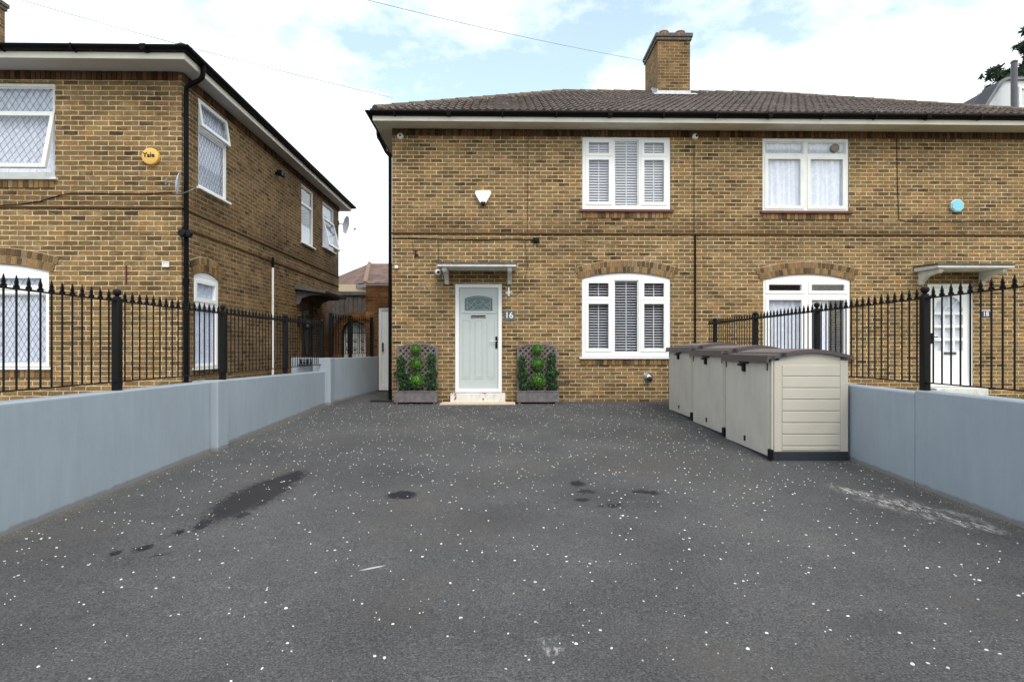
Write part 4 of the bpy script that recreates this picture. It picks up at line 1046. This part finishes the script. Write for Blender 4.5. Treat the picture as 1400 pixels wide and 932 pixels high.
def railing(name, label, p0, p1, posts, zb, rail_top, tip, step=.1035, first=0, group='black spear-topped railings on the garden walls'):
    """p0, p1: plan end points; posts: distances along; zb: foot height"""
    d = Vector((p1[0] - p0[0], p1[1] - p0[1])); L = d.length; u = d / L; ang = math.atan2(u.y, u.x)
    t = empty(name, (p0[0], p0[1], zb), ang, label, 'railing', group)
    pm = None
    for s_ in posts:
        if pm is None: o = post_mesh(tip - zb + .0).build('post', 'iron', t, bevel=.003, smooth=True); pm = o
        else: o = pm.copy(); COL.objects.link(o)
        o.parent = t; o.location = (s_, 0, 0)
    rt, rb = rail_top - zb, .075
    MB().box(0, L, -.018, .018, rt - .005, rt + .005).build('rail', 'iron', t); MB().box(0, L, -.018, .018, rb - .005, rb + .005).build('rail', 'iron', t)
    km = None; ps = [0] + list(posts) + [L] if posts and posts[0] > .05 else list(posts) + ([L] if posts and posts[-1] < L - .05 else [])
    for a, b in zip(ps, ps[1:]):
        n_ = max(1, round((b - a) / step)); st_ = (b - a) / n_
        for k in range(1, n_):
            s_ = a + k * st_
            if km is None: o = picket_mesh(tip - zb - .01).build('picket', 'iron', None); 
            else: o = km.copy(); COL.objects.link(o)
            o.parent = t; o.location = (s_, 0, .0 - (0)); km = o
    # lift pickets so their feet stand on the bottom rail
    return t
LXc = -3.60
railing('railing', 'long run of black spear-topped railing on the left garden wall', (LXc, 1.3), (LXc, 10.9), [.05, 2.0, 3.9, 5.8, 7.76, 9.50], 1.045, 1.855, 1.965)
railing('railing', 'run of black spear-topped railing on the right garden wall behind the sheds', (XR + .08, 1.4), (XR + .08, 10.9), [.05, 1.92, 3.76, 5.59, 7.36, 9.10], 1.04, 1.875, 1.985)
railing('railing', 'short black railing on the slanting wall before the brick arch', (XL - .01, 11.02), (-3.12, 12.86), [.02, .80, 1.80], 1.24, 1.98, 2.12, group=None)
t = railing('railing', 'low stub of black bars by the pier near the side door', (-4.10, 10.9), (-3.78, 10.9), [.32], 1.03, 1.21, 1.24, step=.07, group=None)

# ------------------------------------------------------------------ storage sheds
def shed():
    t = empty('storage_shed', (0, 0, 0), 0)
    # local: x 0..D (front at 0 faces left), y 0..L along the wall
    L, D, H = 1.325, .84, 1.065
    MB().box(.02, D, .0, L, -.06, .075).box(.0, .02, .0, L, -.06, .012).build('base', 'navy', t, bevel=.006)
    def lidz(x):
        q = (x + .045) / (D + .085)
        return H + .005 + (.070 * math.sin(math.pi * min(1, max(0, (q - .06) / .94))) ** 1.1 if q > .06 else 0)
    # side panels with recessed boards between corner posts
    s = MB()
    def gable(y0, y1):
        n_ = 14; pts = [(.10 + (D - .18) * k / n_, lidz(.10 + (D - .18) * k / n_) - .001) for k in range(n_ + 1)]
        s.prism_y([(.10, .076), (D - .08, .076)] + pts[::-1], y0 + .006, y1 - .006)
    gable(0.0, .05); gable(L - .05, L)
    for y0 in (0, L - .05):
        s.box(.03, .125, y0, y0 + .05, .076, H - .005); s.box(D - .085, D, y0, y0 + .05, .076, H - .005)
        n_ = 8; hb = (H - .14) / 7.4
        z = .085
        yy = y0 - .003 if y0 == 0 else y0 + .003
        for k in range(n_):
            hh = hb * .42 if k == 0 else hb
            s.box(.128, D - .088, yy + .001, yy + .05, z + .006, z + hh - .006); z += hh
    s.box(D - .03, D - .001, .05, L - .05, .076, H)
    s.build('side_panel', 'shed', t, bevel=.004)
    # front frame strip and doors facing left
    f = MB().box(.012, .045, .0, .045, .076, H).box(.012, .045, L - .045, L, .076, H).build('corner_post', 'shed', t, bevel=.004)
    for a, b in ((.047, L / 2 - .002), (L / 2 + .002, L - .047)):
        dm = MB().box(.0, .035, a, b, .02, H - .012)
        k = a + .02
        while k < b - .03:
            dm.box(-.0035, .0, k, k + .022, .05, H - .04); k += .044
        dm.build('shed_door', 'shed_door', t, bevel=.003)
    lt = MB().box(-.03, -.004, L / 2 - .11, L / 2 + .13, H - .055, H - .030).box(-.035, -.005, L / 2 - .02, L / 2 + .03, H - .15, H - .05).box(-.045, -.01, L / 2 + .03, L / 2 + .13, H - .085, H - .06)
    lt.build('latch', 'iron', t, bevel=.004)
    hg = MB().box(-.012, .0, L / 2 - .01, L / 2 + .02, .09, .15).box(-.008, .0, .06, .075, H - .12, H - .04).box(-.008, .0, L - .08, L - .065, H - .12, H - .04)
    hg.build('door_bolt', 'iron', t)
    MB().box(-.02, .015, -.045, .03, .0, .105).build('foot_hinge', 'iron', t, bevel=.006)
    # domed lid
    n_ = 16; top = []; bot = []
    for k in range(n_ + 1):
        q = k / n_; x = -.045 + (D + .085) * q
        z = lidz(x)
        top.append((x, z + .04)); bot.append((x, z))
    lid = MB()
    a_ = [(x, z) for x, z in top] + [(x, z) for x, z in bot[::-1]]
    for (x0_, z0_), (x1_, z1_), (x2_, z2_), (x3_, z3_) in zip(bot, bot[1:], top[1:], top):
        lid.hexa([(x0_, -.03, z0_), (x1_, -.03, z1_), (x1_, L - .008, z1_), (x0_, L - .008, z0_), (x3_, -.03, z3_), (x2_, -.03, z2_), (x2_, L - .008, z2_), (x3_, L - .008, z3_)])
    lid.box(-.05, -.03, -.03, L - .008, H - .03, H + .008)
    lo = lid.build('lid', 'lid', t, smooth=True)
    rb = MB()
    for k in range(1, 11):
        yy = k * L / 11
        for (x0_, z0_), (x1_, z1_) in list(zip(top, top[1:]))[3:-2]:
            rb.hexa([(x0_, yy - .012, z0_ - .002), (x1_, yy - .012, z1_ - .002), (x1_, yy + .012, z1_ - .002), (x0_, yy + .012, z0_ - .002), (x0_, yy - .008, z0_ + .005), (x1_, yy - .008, z1_ + .005), (x1_, yy + .008, z1_ + .005), (x0_, yy + .008, z0_ + .005)])
    rb.build('lid_ribs', 'lid', lo)
    return t
s0 = shed()
labs = ['cream storage shed nearest the viewer, its boarded end and dark base in full view', 'middle one of the three cream and brown storage sheds', 'cream storage shed farthest back, closest to the house wall']
for i in range(3):
    o = s0 if i == 0 else copy_tree(s0)
    y = 6.15 + i * 1.345
    o.location = (2.785 - i * .0, y, gz(y) + .022); tag(o, labs[i], 'storage shed', 'storage sheds in a row')
    o.scale = (1, 1, 1)

# ------------------------------------------------------------------ trellis planters and topiary
def leaf_ball(rad, n, leaf, seed, squash=(1, 1, 1), core=.72):
    rs_ = random.Random(seed); mb = MB()
    for i in range(n):
        v = Vector((rs_.gauss(0, 1), rs_.gauss(0, 1), rs_.gauss(0, 1))).normalized()
        p = v * rad * rs_.uniform(.72, 1.06); p = Vector((p.x * squash[0], p.y * squash[1], p.z * squash[2]))
        d1 = (v + Vector((rs_.uniform(-1, 1), rs_.uniform(-1, 1), rs_.uniform(-1, 1))) * .9).normalized(); d2 = d1.cross(Vector((rs_.uniform(-1, 1), rs_.uniform(-1, 1), rs_.uniform(-1, 1)))).normalized()
        l = leaf * rs_.uniform(.7, 1.3); w = l * .42
        mb.add([p - d1 * l * .5, p + d2 * w, p + d1 * l * .6, p - d2 * w], [(0, 1, 2, 3)])
    k = 8; vs = []; 
    for i in range(k + 1):
        for j in range(12):
            a, b_ = math.pi * i / k, 2 * math.pi * j / 12; q = rad * core
            vs.append((q * math.sin(a) * math.cos(b_) * squash[0], q * math.sin(a) * math.sin(b_) * squash[1], q * math.cos(a) * squash[2]))
    mb.add(vs, [(i * 12 + j, i * 12 + (j + 1) % 12, (i + 1) * 12 + (j + 1) % 12, (i + 1) * 12 + j) for i in range(k) for j in range(12)])
    return mb
PW = .80
def planter():
    t = empty('trellis_planter', (0, 0, 0)); hw = PW / 2
    tr = MB().box(-hw, hw, -.30, -.278, .02, .225).box(-hw, hw, -.03, -.008, .02, .225).box(-hw, -hw + .02, -.278, -.03, .02, .225).box(hw - .02, hw, -.278, -.03, .02, .225)
    for k in range(22):
        x = -hw + .012 + k * (PW - .03) / 22; tr.box(x, x + .026, -.306, -.30, .03, .215)
    tr.box(-hw - .01, hw + .01, -.315, -.27, .215, .232).box(-hw - .01, -hw + .03, -.27, 0, .215, .232).box(hw - .03, hw + .01, -.27, 0, .215, .232)
    tr.box(-hw + .02, hw - .02, -.278, -.03, .15, .17)
    for x in (-hw + .03, hw - .07): tr.box(x, x + .04, -.29, -.02, -.01, .02)
    tr.build('trough', 'wood_grey', t, bevel=.002)
    x0_, x1_, z0_, z1_ = -hw + .03, hw - .03, .20, 1.06; fr_ = MB()
    fr_.box(x0_ - .018, x0_ + .018, -.045, -.012, .17, z1_); fr_.box(x1_ - .018, x1_ + .018, -.045, -.012, .17, z1_)
    pts, _ = arch_pts(x0_ - .02, x1_ + .02, z1_, .085, 14)
    for (xa, za), (xb, zb) in zip(pts, pts[1:]):
        fr_.hexa([(xa, -.047, za - .03), (xb, -.047, zb - .03), (xb, -.010, zb - .03), (xa, -.010, za - .03), (xa, -.047, za), (xb, -.047, zb), (xb, -.010, zb), (xa, -.010, za)])
    fr_.build('trellis_frame', 'wood_grey', t)
    la = MB(); p_ = .105
    for sgn in (1, -1):
        c_ = x0_ - 1.0
        while c_ < x1_ + 1.0:
            P = Vector((c_, z0_)); Q = Vector((c_ + .9, z0_ + .9)) if sgn == 1 else Vector((c_ - .9, z0_ + .9))
            a_, b_ = 0.0, 1.0; dx = Q.x - P.x
            ta, tb = sorted(((x0_ - P.x) / dx, (x1_ - P.x) / dx)); a_ = max(0, ta); b_ = min(1, tb)
            # trim to the arched head
            while b_ > a_:
                q = P.lerp(Q, b_); u = (q.x - (x0_ + x1_) / 2) / ((x1_ - x0_) / 2)
                if q.y < z1_ - .01 + .075 * (1 - u * u): break
                b_ -= .01
            if b_ - a_ > .03:
                p0_, p1_ = P.lerp(Q, a_), P.lerp(Q, b_); n_ = Vector((-(p1_ - p0_).y, (p1_ - p0_).x)).normalized() * .013
                y0_ = -.036 if sgn == 1 else -.028
                la.hexa([(p0_.x - n_.x, y0_, p0_.y - n_.y), (p1_.x - n_.x, y0_, p1_.y - n_.y), (p1_.x - n_.x, y0_ + .008, p1_.y - n_.y), (p0_.x - n_.x, y0_ + .008, p0_.y - n_.y),
                         (p0_.x + n_.x, y0_, p0_.y + n_.y), (p1_.x + n_.x, y0_, p1_.y + n_.y), (p1_.x + n_.x, y0_ + .008, p1_.y + n_.y), (p0_.x + n_.x, y0_ + .008, p0_.y + n_.y)])
            c_ += p_
    la.build('lattice', 'wood_grey', t)
    return t
p0 = planter(); ball = None; sprig = {}
for i, (pxc, word) in enumerate(((568.3, 'left'), (735.3, 'right'))):
    o = p0 if i == 0 else copy_tree(p0)
    u = FM.hit(pxc, 545, 1, -.28).x
    o.location = FM.world(u, -.03, gz(10.8) - .39 + .012); o.rotation_euler[2] = YAW
    tag(o, 'weathered wooden planter with an arched trellis back to the %s of the pale green door' % word, 'planter', 'trellis planters by the door')
    bz = gz(10.8)
    for k, (dx, py, r_) in enumerate(((-.02, 477.5, .10), (-.01, 497.5, .13), (.0, 520.5, .15))):
        if ball is None: b_ = leaf_ball(1, 900, .17, 3).build('topiary_ball', 'box_leaf', None, weld=False); ball = b_
        else: b_ = ball.copy(); COL.objects.link(b_)
        z = FM.hit(pxc, py, 1, -.16).z
        b_.location = FM.world(u + dx + (.0 if i == 0 else .02), -.14, z); b_.scale = (r_,) * 3; b_.rotation_euler = (k * 1.3, i, k * 2 + i)
        tag(b_, '%s bright green box ball on the %s trellis planter' % (('small top', 'middle', 'largest, lowest')[k], word), 'topiary', 'bright box balls on the trellises')
    for k, (dx, py, r_, sq) in enumerate(((-.30, 496, .085, (.8, .9, 1.35)), (.28, 492, .085, (.8, .9, 1.35)), (-.29, 512, .105, (1.1, .9, .9)), (.28, 510, .105, (1.1, .9, .9)), (-.24, 527, .095, (.9, .9, 1.1)), (.30, 527, .095, (.9, .9, 1.1)))):
        if k % 2 == 0 and k // 2 not in sprig: b_ = leaf_ball(1, 380, .26, 20 + k, sq, .45).build('topiary_bush', 'dark_leaf', None, weld=False); sprig[k // 2] = b_
        else: b_ = sprig[k // 2].copy(); COL.objects.link(b_)
        z = FM.hit(pxc, py, 1, -.14).z
        b_.location = FM.world(u + dx, -.13, z); b_.scale = (r_ * 1.2,) * 3; b_.rotation_euler = (0, 0, k * 1.7 + i)
        tag(b_, 'dark green %s foliage bunch near the %s edge of the %s trellis planter' % (('upper', 'middle', 'lower')[k // 2], ('left', 'right')[k % 2], word), 'plant', 'dark foliage bunches on the trellises')

# ------------------------------------------------------------------ side passage
pa = empty('brick_arch_wall', (-4.3, 15.3, gz(15.3)), 0, 'brown brick wall with a round-headed opening at the end of the passage', 'wall')
mb = MB(); Y0, Y1 = 15.3, 15.55
cx_ = -4.23; ri, ro = .343, .58; zc_ = 1.825
mb.box(-5.05, cx_ - ri, Y0, Y1, .2, zc_)
mb.box(cx_ + ri, cx_ + ro, Y0, Y1, .2, zc_)
n_ = 20
for k in range(n_):
    a, b = math.pi * k / n_, math.pi * (k + 1) / n_
    P = lambda t, r_: (cx_ + r_ * math.cos(t), zc_ + r_ * math.sin(t))
    (xa, za), (xb, zb), (xc, zc2), (xd, zd) = P(a, ri), P(b, ri), P(b, ro), P(a, ro)
    mb.hexa([(xa, Y0, za), (xb, Y0, zb), (xb, Y1, zb), (xa, Y1, za), (xd, Y0, zd), (xc, Y0, zc2), (xc, Y1, zc2), (xd, Y1, zd)])
bw(mb, 'arch_wall', 'brick_red', pa)
gp = empty('gate_surround', (-2.9, 13.1, gz(13.1)), 0, 'orange-brown brick pier and lintel around the tall white side gate', 'wall')
bw(MB().box(-3.32, -3.045, 12.95, 13.36, .2, 2.86), 'brick_pier', 'brick_red', gp); bw(MB().box(-3.043, -2.42, 12.955, 13.355, 2.362, 2.86), 'lintel', 'brick_red', gp)
# wooden boards above
wf = empty('board_fence', (-4.3, 15.65, gz(15.6)), 0, 'grey weathered vertical board fence above the brick arch', 'fence')
mb = MB(); x = -5.06
while x < -3.75:
    j = random.uniform(-.008, .008); mb.box(x, x + .100, 15.62 + j, 15.645 + j, .4, 2.86 + random.uniform(-.01, .01)); x += .121
bw(mb, 'boards', 'board', wf); bw(MB().box(-5.06, -3.60, 15.56, 15.67, 2.875, 2.95).box(-5.06, -3.64, 15.65, 15.69, .8, .9).box(-5.06, -3.64, 15.65, 15.69, 2.3, 2.4), 'top_rail', 'board', wf)
# white door seen through the arch, iron gate in the arch
wd = empty('white_shed_door', (-4.23, 15.6, gz(15)), 0, 'pale white panel standing behind the iron gate in the arch', 'door')
bw(MB().box(-4.66, -3.80, 15.575, 15.60, .5, 2.3).box(-4.6, -4.25, 15.562, 15.574, .6, 2.2).box(-4.21, -3.86, 15.562, 15.574, .6, 2.2), 'door_panel', 'upvc_old', wd)
ig = empty('wrought_iron_gate', (cx_, 15.38, gz(15.3)), 0, 'black wrought iron gate with scrolls inside the brick arch', 'gate')
mb = MB(); yg = 15.38
mb.tube([(cx_ + ri * .97 * math.cos(R(t)), yg, zc_ + ri * .97 * math.sin(R(t))) for t in range(0, 181, 12)], .012, 6)
mb.tube([(cx_ - .333, yg, zc_ + .02), (cx_ + .333, yg, zc_ + .02)], .012, 6); mb.tube([(cx_ - .333, yg, zc_), (cx_ - .333, yg, .5)], .012, 6); mb.tube([(cx_ + .333, yg, zc_), (cx_ + .333, yg, .5)], .012, 6)
for k in range(-3, 4):
    x = cx_ + k * .1; mb.tube([(x, yg, zc_ + math.sqrt(max(.0, .33 ** 2 - (k * .1) ** 2))), (x, yg, .6)], .006, 5)
for k in (-2, 0, 2):
    for s_ in (-1, 1):
        for zz in (1.62, 1.40):
            mb.tube([(cx_ + k * .1 + s_ * .05 * (1 - q / 14) * math.sin(q * .5), yg - .008, zz + .07 * (1 - q / 14) * math.cos(q * .5)) for q in range(13)], .006, 5)
mb.tube([(cx_ + .20 * math.cos(R(t)), yg, zc_ + .02 + .20 * math.sin(R(t))) for t in range(0, 181, 12)], .007, 6)
bw(mb, 'gate_bars', 'iron', ig)
# white gate beside the house
wg = empty('side_gate', (-2.75, 13.05, gz(13)), 0, 'tall white side gate in the passage beside the house corner', 'gate')
bw(MB().plate(-3.04, -2.42, gz(13) + .02, 2.355, 13.0, 13.08, [(-2.97, -2.49, .56, 2.29)]), 'gate_frame', 'upvc', wg, bevel=.004)
bw(MB().box(-2.968, -2.492, 13.03, 13.05, .562, 2.288), 'gate_panel', 'upvc', wg)
bw(MB().box(-2.95, -2.93, 12.96, 13.02, 1.35, 1.55), 'handle', 'iron', wg)
# black mat / drain cover at the corner
o = MB().prism_z([(-.42, -.12), (.0, -.15), (.0, .25), (-.2, .25)], 0, .03).build('drain_cover', 'bin_black', None, loc=FM.world(-.02, .15, gz(11.2) - .39 + .006), bevel=.004)
tag(o, 'flat black drain cover on the ground at the left corner of the house', 'drain cover')
o = MB().box(-.5, .5, -.15, .15, 0, .25)
hd = leaf_ball(.3, 500, .07, 77, (1.1, .5, .35)).build('low_hedge', 'dark_leaf', None, loc=(-4.23, 15.2, 1.02), weld=False)
tag(hd, 'strip of dark green foliage at the foot of the arched opening', 'hedge')

# ------------------------------------------------------------------ background
def far_house():
    t = empty('distant_house', (-6.5, 30, .4), 0, 'distant house with a red-brown tiled hipped roof seen over the passage', 'house')
    Z = lambda py, Y: CAMZ + (HOR - py) / FPX * Y - .4
    ze, zr = Z(387, 30), Z(359.5, 34)
    MB().box(-4.5, 7.5, .4, 8, -.4, ze - .02).build('wall', 'cream_wall', t)
    A, B, C_, D_ = (-5.5, 0, ze), (8, 0, ze), (8, 8.4, ze), (-5.5, 8.4, ze)
    X1 = (504 - CX) / FPX * 34 + 6.5; E, F_ = (X1, 4.2, zr), (5.5, 4.2, zr)
    # roof: front corner hip comes forward to the eaves
    Xc = (499 - CX) / FPX * 30 + 6.5
    r_ = MB().add([(-5.5, 3.2, ze), (Xc, 0, ze), (8, 0, ze), (8, 8.4, ze), (-5.5, 8.4, ze), E, F_], [(0, 1, 5), (1, 2, 6, 5), (2, 3, 6), (3, 4, 5, 6), (4, 0, 5)]).build('roof', 'tile_far', t)
    MB().tube([(Xc, 0, ze), E], .13, 8).build('hip_tiles', simple('pale_hip_tiles', (.20, .13, .09), .9, .2), r_)
    MB().add([(-5.5, 3.15, ze - .05), (Xc, -.05, ze - .05), (8, -.05, ze - .05), (8, -.05, ze - .22), (Xc, -.05, ze - .22), (-5.5, 3.15, ze - .22)], [(0, 1, 4, 5), (1, 2, 3, 4)]).build('fascia', 'lead', t)
    MB().box(-.0, .55, 3.5, 4.6, ze, Z(350, 34)).build('chimney', 'brick_red', t)
    MB().box(-.05, .25, .35, .40, -.3, ze - .2).build('downpipe', 'upvc_old', t)
far_house()
t = empty('low_outbuilding', (-5.0, 18, .5), 0, 'low outbuilding with a grey felt roof behind the board fence', 'outbuilding')
MB().box(-1.2, 2.4, 0, 3, -.1, 2.60).build('wall', 'board', t)
MB().hexa([(-1.3, -.2, 2.61), (2.5, -.2, 2.61), (2.5, 3, 2.95), (-1.3, 3, 2.95), (-1.3, -.2, 2.69), (2.5, -.2, 2.69), (2.5, 3, 3.03), (-1.3, 3, 3.03)]).build('roof', simple('grey_green_felt', (.10, .12, .12), .85, .3), t)

t = empty('white_dormer_house', (14.0, 16, .5), 0, 'house behind on the right with a pale rendered dormer and dark slate roof', 'house')
def W3(px_, py_, Y): return ((px_ - CX) / FPX * Y - 14.0, CAMZ + (HOR - py_) / FPX * Y - .5)
Yd = 16.0
pl = [W3(1330, 175, Yd), W3(1346, 152, Yd), W3(1371, 114, Yd), W3(1377, 110.5, Yd), W3(1440, 110.5, Yd), W3(1440, 175, Yd)]
MB().prism_y(pl, 0, .6).build('dormer', 'slatewhite', t)
tr = [W3(1344, 153, Yd), W3(1369, 115, Yd), W3(1376, 110, Yd), W3(1441, 110, Yd), W3(1441, 106.5, Yd), W3(1374.5, 106.5, Yd), W3(1366.5, 112, Yd), W3(1341, 153, Yd)]
MB().prism_y(tr, .002, .58).build('dormer_slates', 'slate', t); MB().prism_y(tr, -.06, .0).build('dormer_trim', 'lead', t)
MB().plate(*[W3(1392, 150, Yd)[0], W3(1440, 150, Yd)[0], W3(1392, 150, Yd)[1], W3(1392, 119, Yd)[1]], -.04, -.002, [(W3(1395, 0, Yd)[0], W3(1437, 0, Yd)[0], W3(0, 147, Yd)[1], W3(0, 122, Yd)[1])]).build('dormer_window', 'upvc_old', t)
sl_ = [W3(1332, 158, 17.5), W3(1370, 112, 17.5), W3(1445, 112, 17.5), W3(1445, 175, 17.5), W3(1332, 175, 17.5)]
MB().prism_y(sl_, 1.5, 6).build('roof', 'slate', t)
MB().box(-1.0, 6, .4, 7, -.5, W3(0, 176, Yd)[1]).build('wall', 'brick', t)
fx_, fz_ = W3(1386.5, 85, 15.6)
MB().tube([(fx_, -.4, W3(0, 165, 15.6)[1]), (fx_, -.4, fz_)], .075, 14).lathe([(.085, fz_ - .02), (.09, fz_), (.06, fz_ + .04)], (fx_, -.4, 0), 'z', 14).build('flue_pipe', 'pipe_grey', t, smooth=True)

# conifer behind the right-hand end
def conifer():
    Yt = 21.0; X = (1428 - CX) / FPX * Yt
    t = empty('conifer_tree', (X, Yt, .5), 0, 'dark conifer with drooping needle tufts at the right edge behind the roofs', 'tree')
    MB().tube([(0, 0, -.2), (.05, 0, 5), (.0, .05, 10), (0, 0, 15.5)], [.30, .22, .14, .03], 10).build('trunk', 'bark', t, smooth=True)
    rs_ = random.Random(8); br = MB(); lf = MB()
    Zp = lambda py: CAMZ + (HOR - py) / FPX * Yt - .5
    specs = [((1346 - CX) / FPX * Yt - X, Zp(102), .45), ((1342 - CX) / FPX * Yt - X, Zp(128), .45), ((1389 - CX) / FPX * Yt - X, Zp(66), .4), ((1393 - CX) / FPX * Yt - X, Zp(45), .3), ((1395 - CX) / FPX * Yt - X, Zp(84), .4)]
    br_l = [(Vector((dx, -.3, z)), up) for dx, z, up in specs]
    for k in range(60):
        z = rs_.uniform(4, 15); a = rs_.uniform(-1.9, 1.9); L = (15.8 - z) * .24 + .7
        if math.cos(a) * 0 == 0: br_l.append((Vector((math.cos(a) * L, math.sin(a) * L, z - .1)), .4))
    for tip, up in br_l:
        base = Vector((0, 0, tip.z + up)); pts = [base.lerp(tip, q / 6) + Vector((0, 0, -.25 * math.sin(q / 6 * 3.14))) for q in range(7)]
        br.tube(pts, [.05 - .006 * q for q in range(7)], 5)
        L = (tip - base).length
        for s_ in range(int(L / .022)):
            q = rs_.uniform(.12, 1.02); p = base.lerp(tip, q) + Vector((0, 0, -.25 * math.sin(min(1, q) * 3.14)))
            c = p + Vector((rs_.gauss(0, .10), rs_.gauss(0, .10), rs_.gauss(-.05, .09)))
            dd = (tip - base).normalized()
            for m_ in range(16):
                d1 = (dd * .6 + Vector((rs_.uniform(-1, 1), rs_.uniform(-1, 1), rs_.uniform(-.8, .8)))).normalized(); d2 = d1.cross(Vector((0.3, 1, .2))).normalized()
                l = rs_.uniform(.12, .26); w = .026
                lf.add([c - d2 * w, c + d1 * l * .5 - d2 * w * 1.2, c + d1 * l, c + d2 * w], [(0, 1, 2, 3)])
    cr = lf.build('crown', 'conifer', t, weld=False); br.build('branches', 'bark', cr)
conifer()
# overhead wires
def wire(P, label, sag=.25, r=.006):
    A, B = Vector(P[0]), Vector(P[1]); pts = [A.lerp(B, q / 24) - A - Vector((0, 0, sag * math.sin(q / 24 * math.pi))) for q in range(25)]
    o = MB().tube(pts, r, 5).build('overhead_wire', 'wire', None, loc=tuple(A), smooth=True); tag(o, label, 'wire', 'overhead wires')
def P3(px_, py_, Y): return Vector(((px_ - CX) / FPX * Y, Y, CAMZ + (HOR - py_) / FPX * Y))
a, b = P3(80, 0, 7.2), P3(537, 134, 11.3); wire((a + (a - b) * .8, b), 'overhead wire from upper left to the near corner of the tiled roof', .14, .0045)
a, b = P3(552, 0, 8.5), P3(884, 84, 14.1); wire((a + (a - b) * .8, b), 'overhead wire crossing the sky towards the brick chimney', .14, .0045)

# ------------------------------------------------------------------ houses across the road, which the windows mirror
t = empty('opposite_terrace', (0, -24, -.3), 0, 'brick terrace across the road behind the viewer', 'house')
MB().box(-26, 26, -8, 0, 0, 5.6).build('wall', 'brick', t)
MB().prism_x([(-8.4, 5.6), (.4, 5.6), (-4, 8.0)], -26.5, 26.5).build('roof', 'tile_far', t)
wn = MB()
for k in range(12):
    x = -24 + k * 4.2; wn.box(x, x + 1.6, .001, .05, 3.4, 4.9); wn.box(x, x + 1.6, .001, .05, .9, 2.4)
wn.build('window_panes', 'door_glass', t)

# ------------------------------------------------------------------ camera, light, sky
cam = bpy.data.cameras.new('camera'); co_ = bpy.data.objects.new('camera', cam); COL.objects.link(co_)
co_.location = (0, 0, CAMZ); co_.rotation_euler = (R(90), 0, 0)
cam.sensor_width = 36; cam.lens = FPX / 1400 * 36; cam.shift_y = 10 / 1400; cam.clip_end = 2000; cam.clip_start = .05
sc.camera = co_
EL, AZ = 52, 158      # sun high behind the viewer's right shoulder; azimuth measured clockwise from +Y
sl_ = bpy.data.lights.new('sun', 'SUN'); sl_.energy = 1.0; sl_.angle = R(25); sl_.color = (1, .95, .88)
so = bpy.data.objects.new('sun', sl_); COL.objects.link(so)
d = Vector((math.sin(R(AZ)) * math.cos(R(EL)), math.cos(R(AZ)) * math.cos(R(EL)), math.sin(R(EL))))
so.rotation_euler = d.to_track_quat('Z', 'Y').to_euler(); so.location = (4, -6, 12)
w = bpy.data.worlds.new('World'); sc.world = w; w.use_nodes = True; nt = w.node_tree
bg = nt.nodes['Background']; bg.inputs['Strength'].default_value = .10
sky = nt.nodes.new('ShaderNodeTexSky'); sky.sky_type = 'NISHITA'; sky.sun_disc = False
sky.sun_elevation = R(EL); sky.sun_rotation = R(AZ); sky.altitude = 50; sky.air_density = 1.0; sky.dust_density = 2.0; sky.ozone_density = 1.0
tc = nt.nodes.new('ShaderNodeTexCoord').outputs['Generated']
sp = N(nt, 'ShaderNodeSeparateXYZ'); nt.links.new(tc, sp.inputs[0])
zz = math_(nt, 'MAXIMUM', math_(nt, 'ADD', sp.outputs[2], .12), .05)
cb = N(nt, 'ShaderNodeCombineXYZ'); nt.links.new(math_(nt, 'DIVIDE', sp.outputs[0], zz), cb.inputs[0]); nt.links.new(math_(nt, 'DIVIDE', sp.outputs[1], zz), cb.inputs[1])
cn1 = noise(nt, mapping(nt, cb.outputs[0], (1, 1, 1), SKYOFF), 1.1, 10, .64)
mask = ramp(nt, cn1, [(.37, .15), (.465, .6), (.56, 1)])
cloud = ramp(nt, noise(nt, mapping(nt, cb.outputs[0], (1, 1, 1), (0, 4, 2)), 1.6, 7, .6), [(.3, (8.6, 9.0, 9.5)), (.7, (11.0, 11.1, 11.1))]) if False else None
cc = mix(nt, 'MIX', ramp(nt, noise(nt, mapping(nt, cb.outputs[0], (1, 1, 1), (0, 4, 2)), 1.6, 7, .6), [(.3, 0), (.7, 1)]), (8.8, 9.4, 9.9), (10.6, 10.8, 10.9))
skc = mix(nt, 'MULTIPLY', 1, sky.outputs[0], (2.3, 2.25, 1.75))
nt.links.new(mix(nt, 'MIX', mask, skc, cc), bg.inputs['Color'])
vs_ = sc.view_settings; vs_.view_transform = 'Standard'; vs_.look = 'None'; vs_.gamma = 1; vs_.exposure = .8; vs_.use_curve_mapping = False
sc.render.engine = 'CYCLES'; sc.cycles.max_bounces = 8; sc.cycles.transparent_max_bounces = 16
sc.render.resolution_x = 1024; sc.render.resolution_y = 681
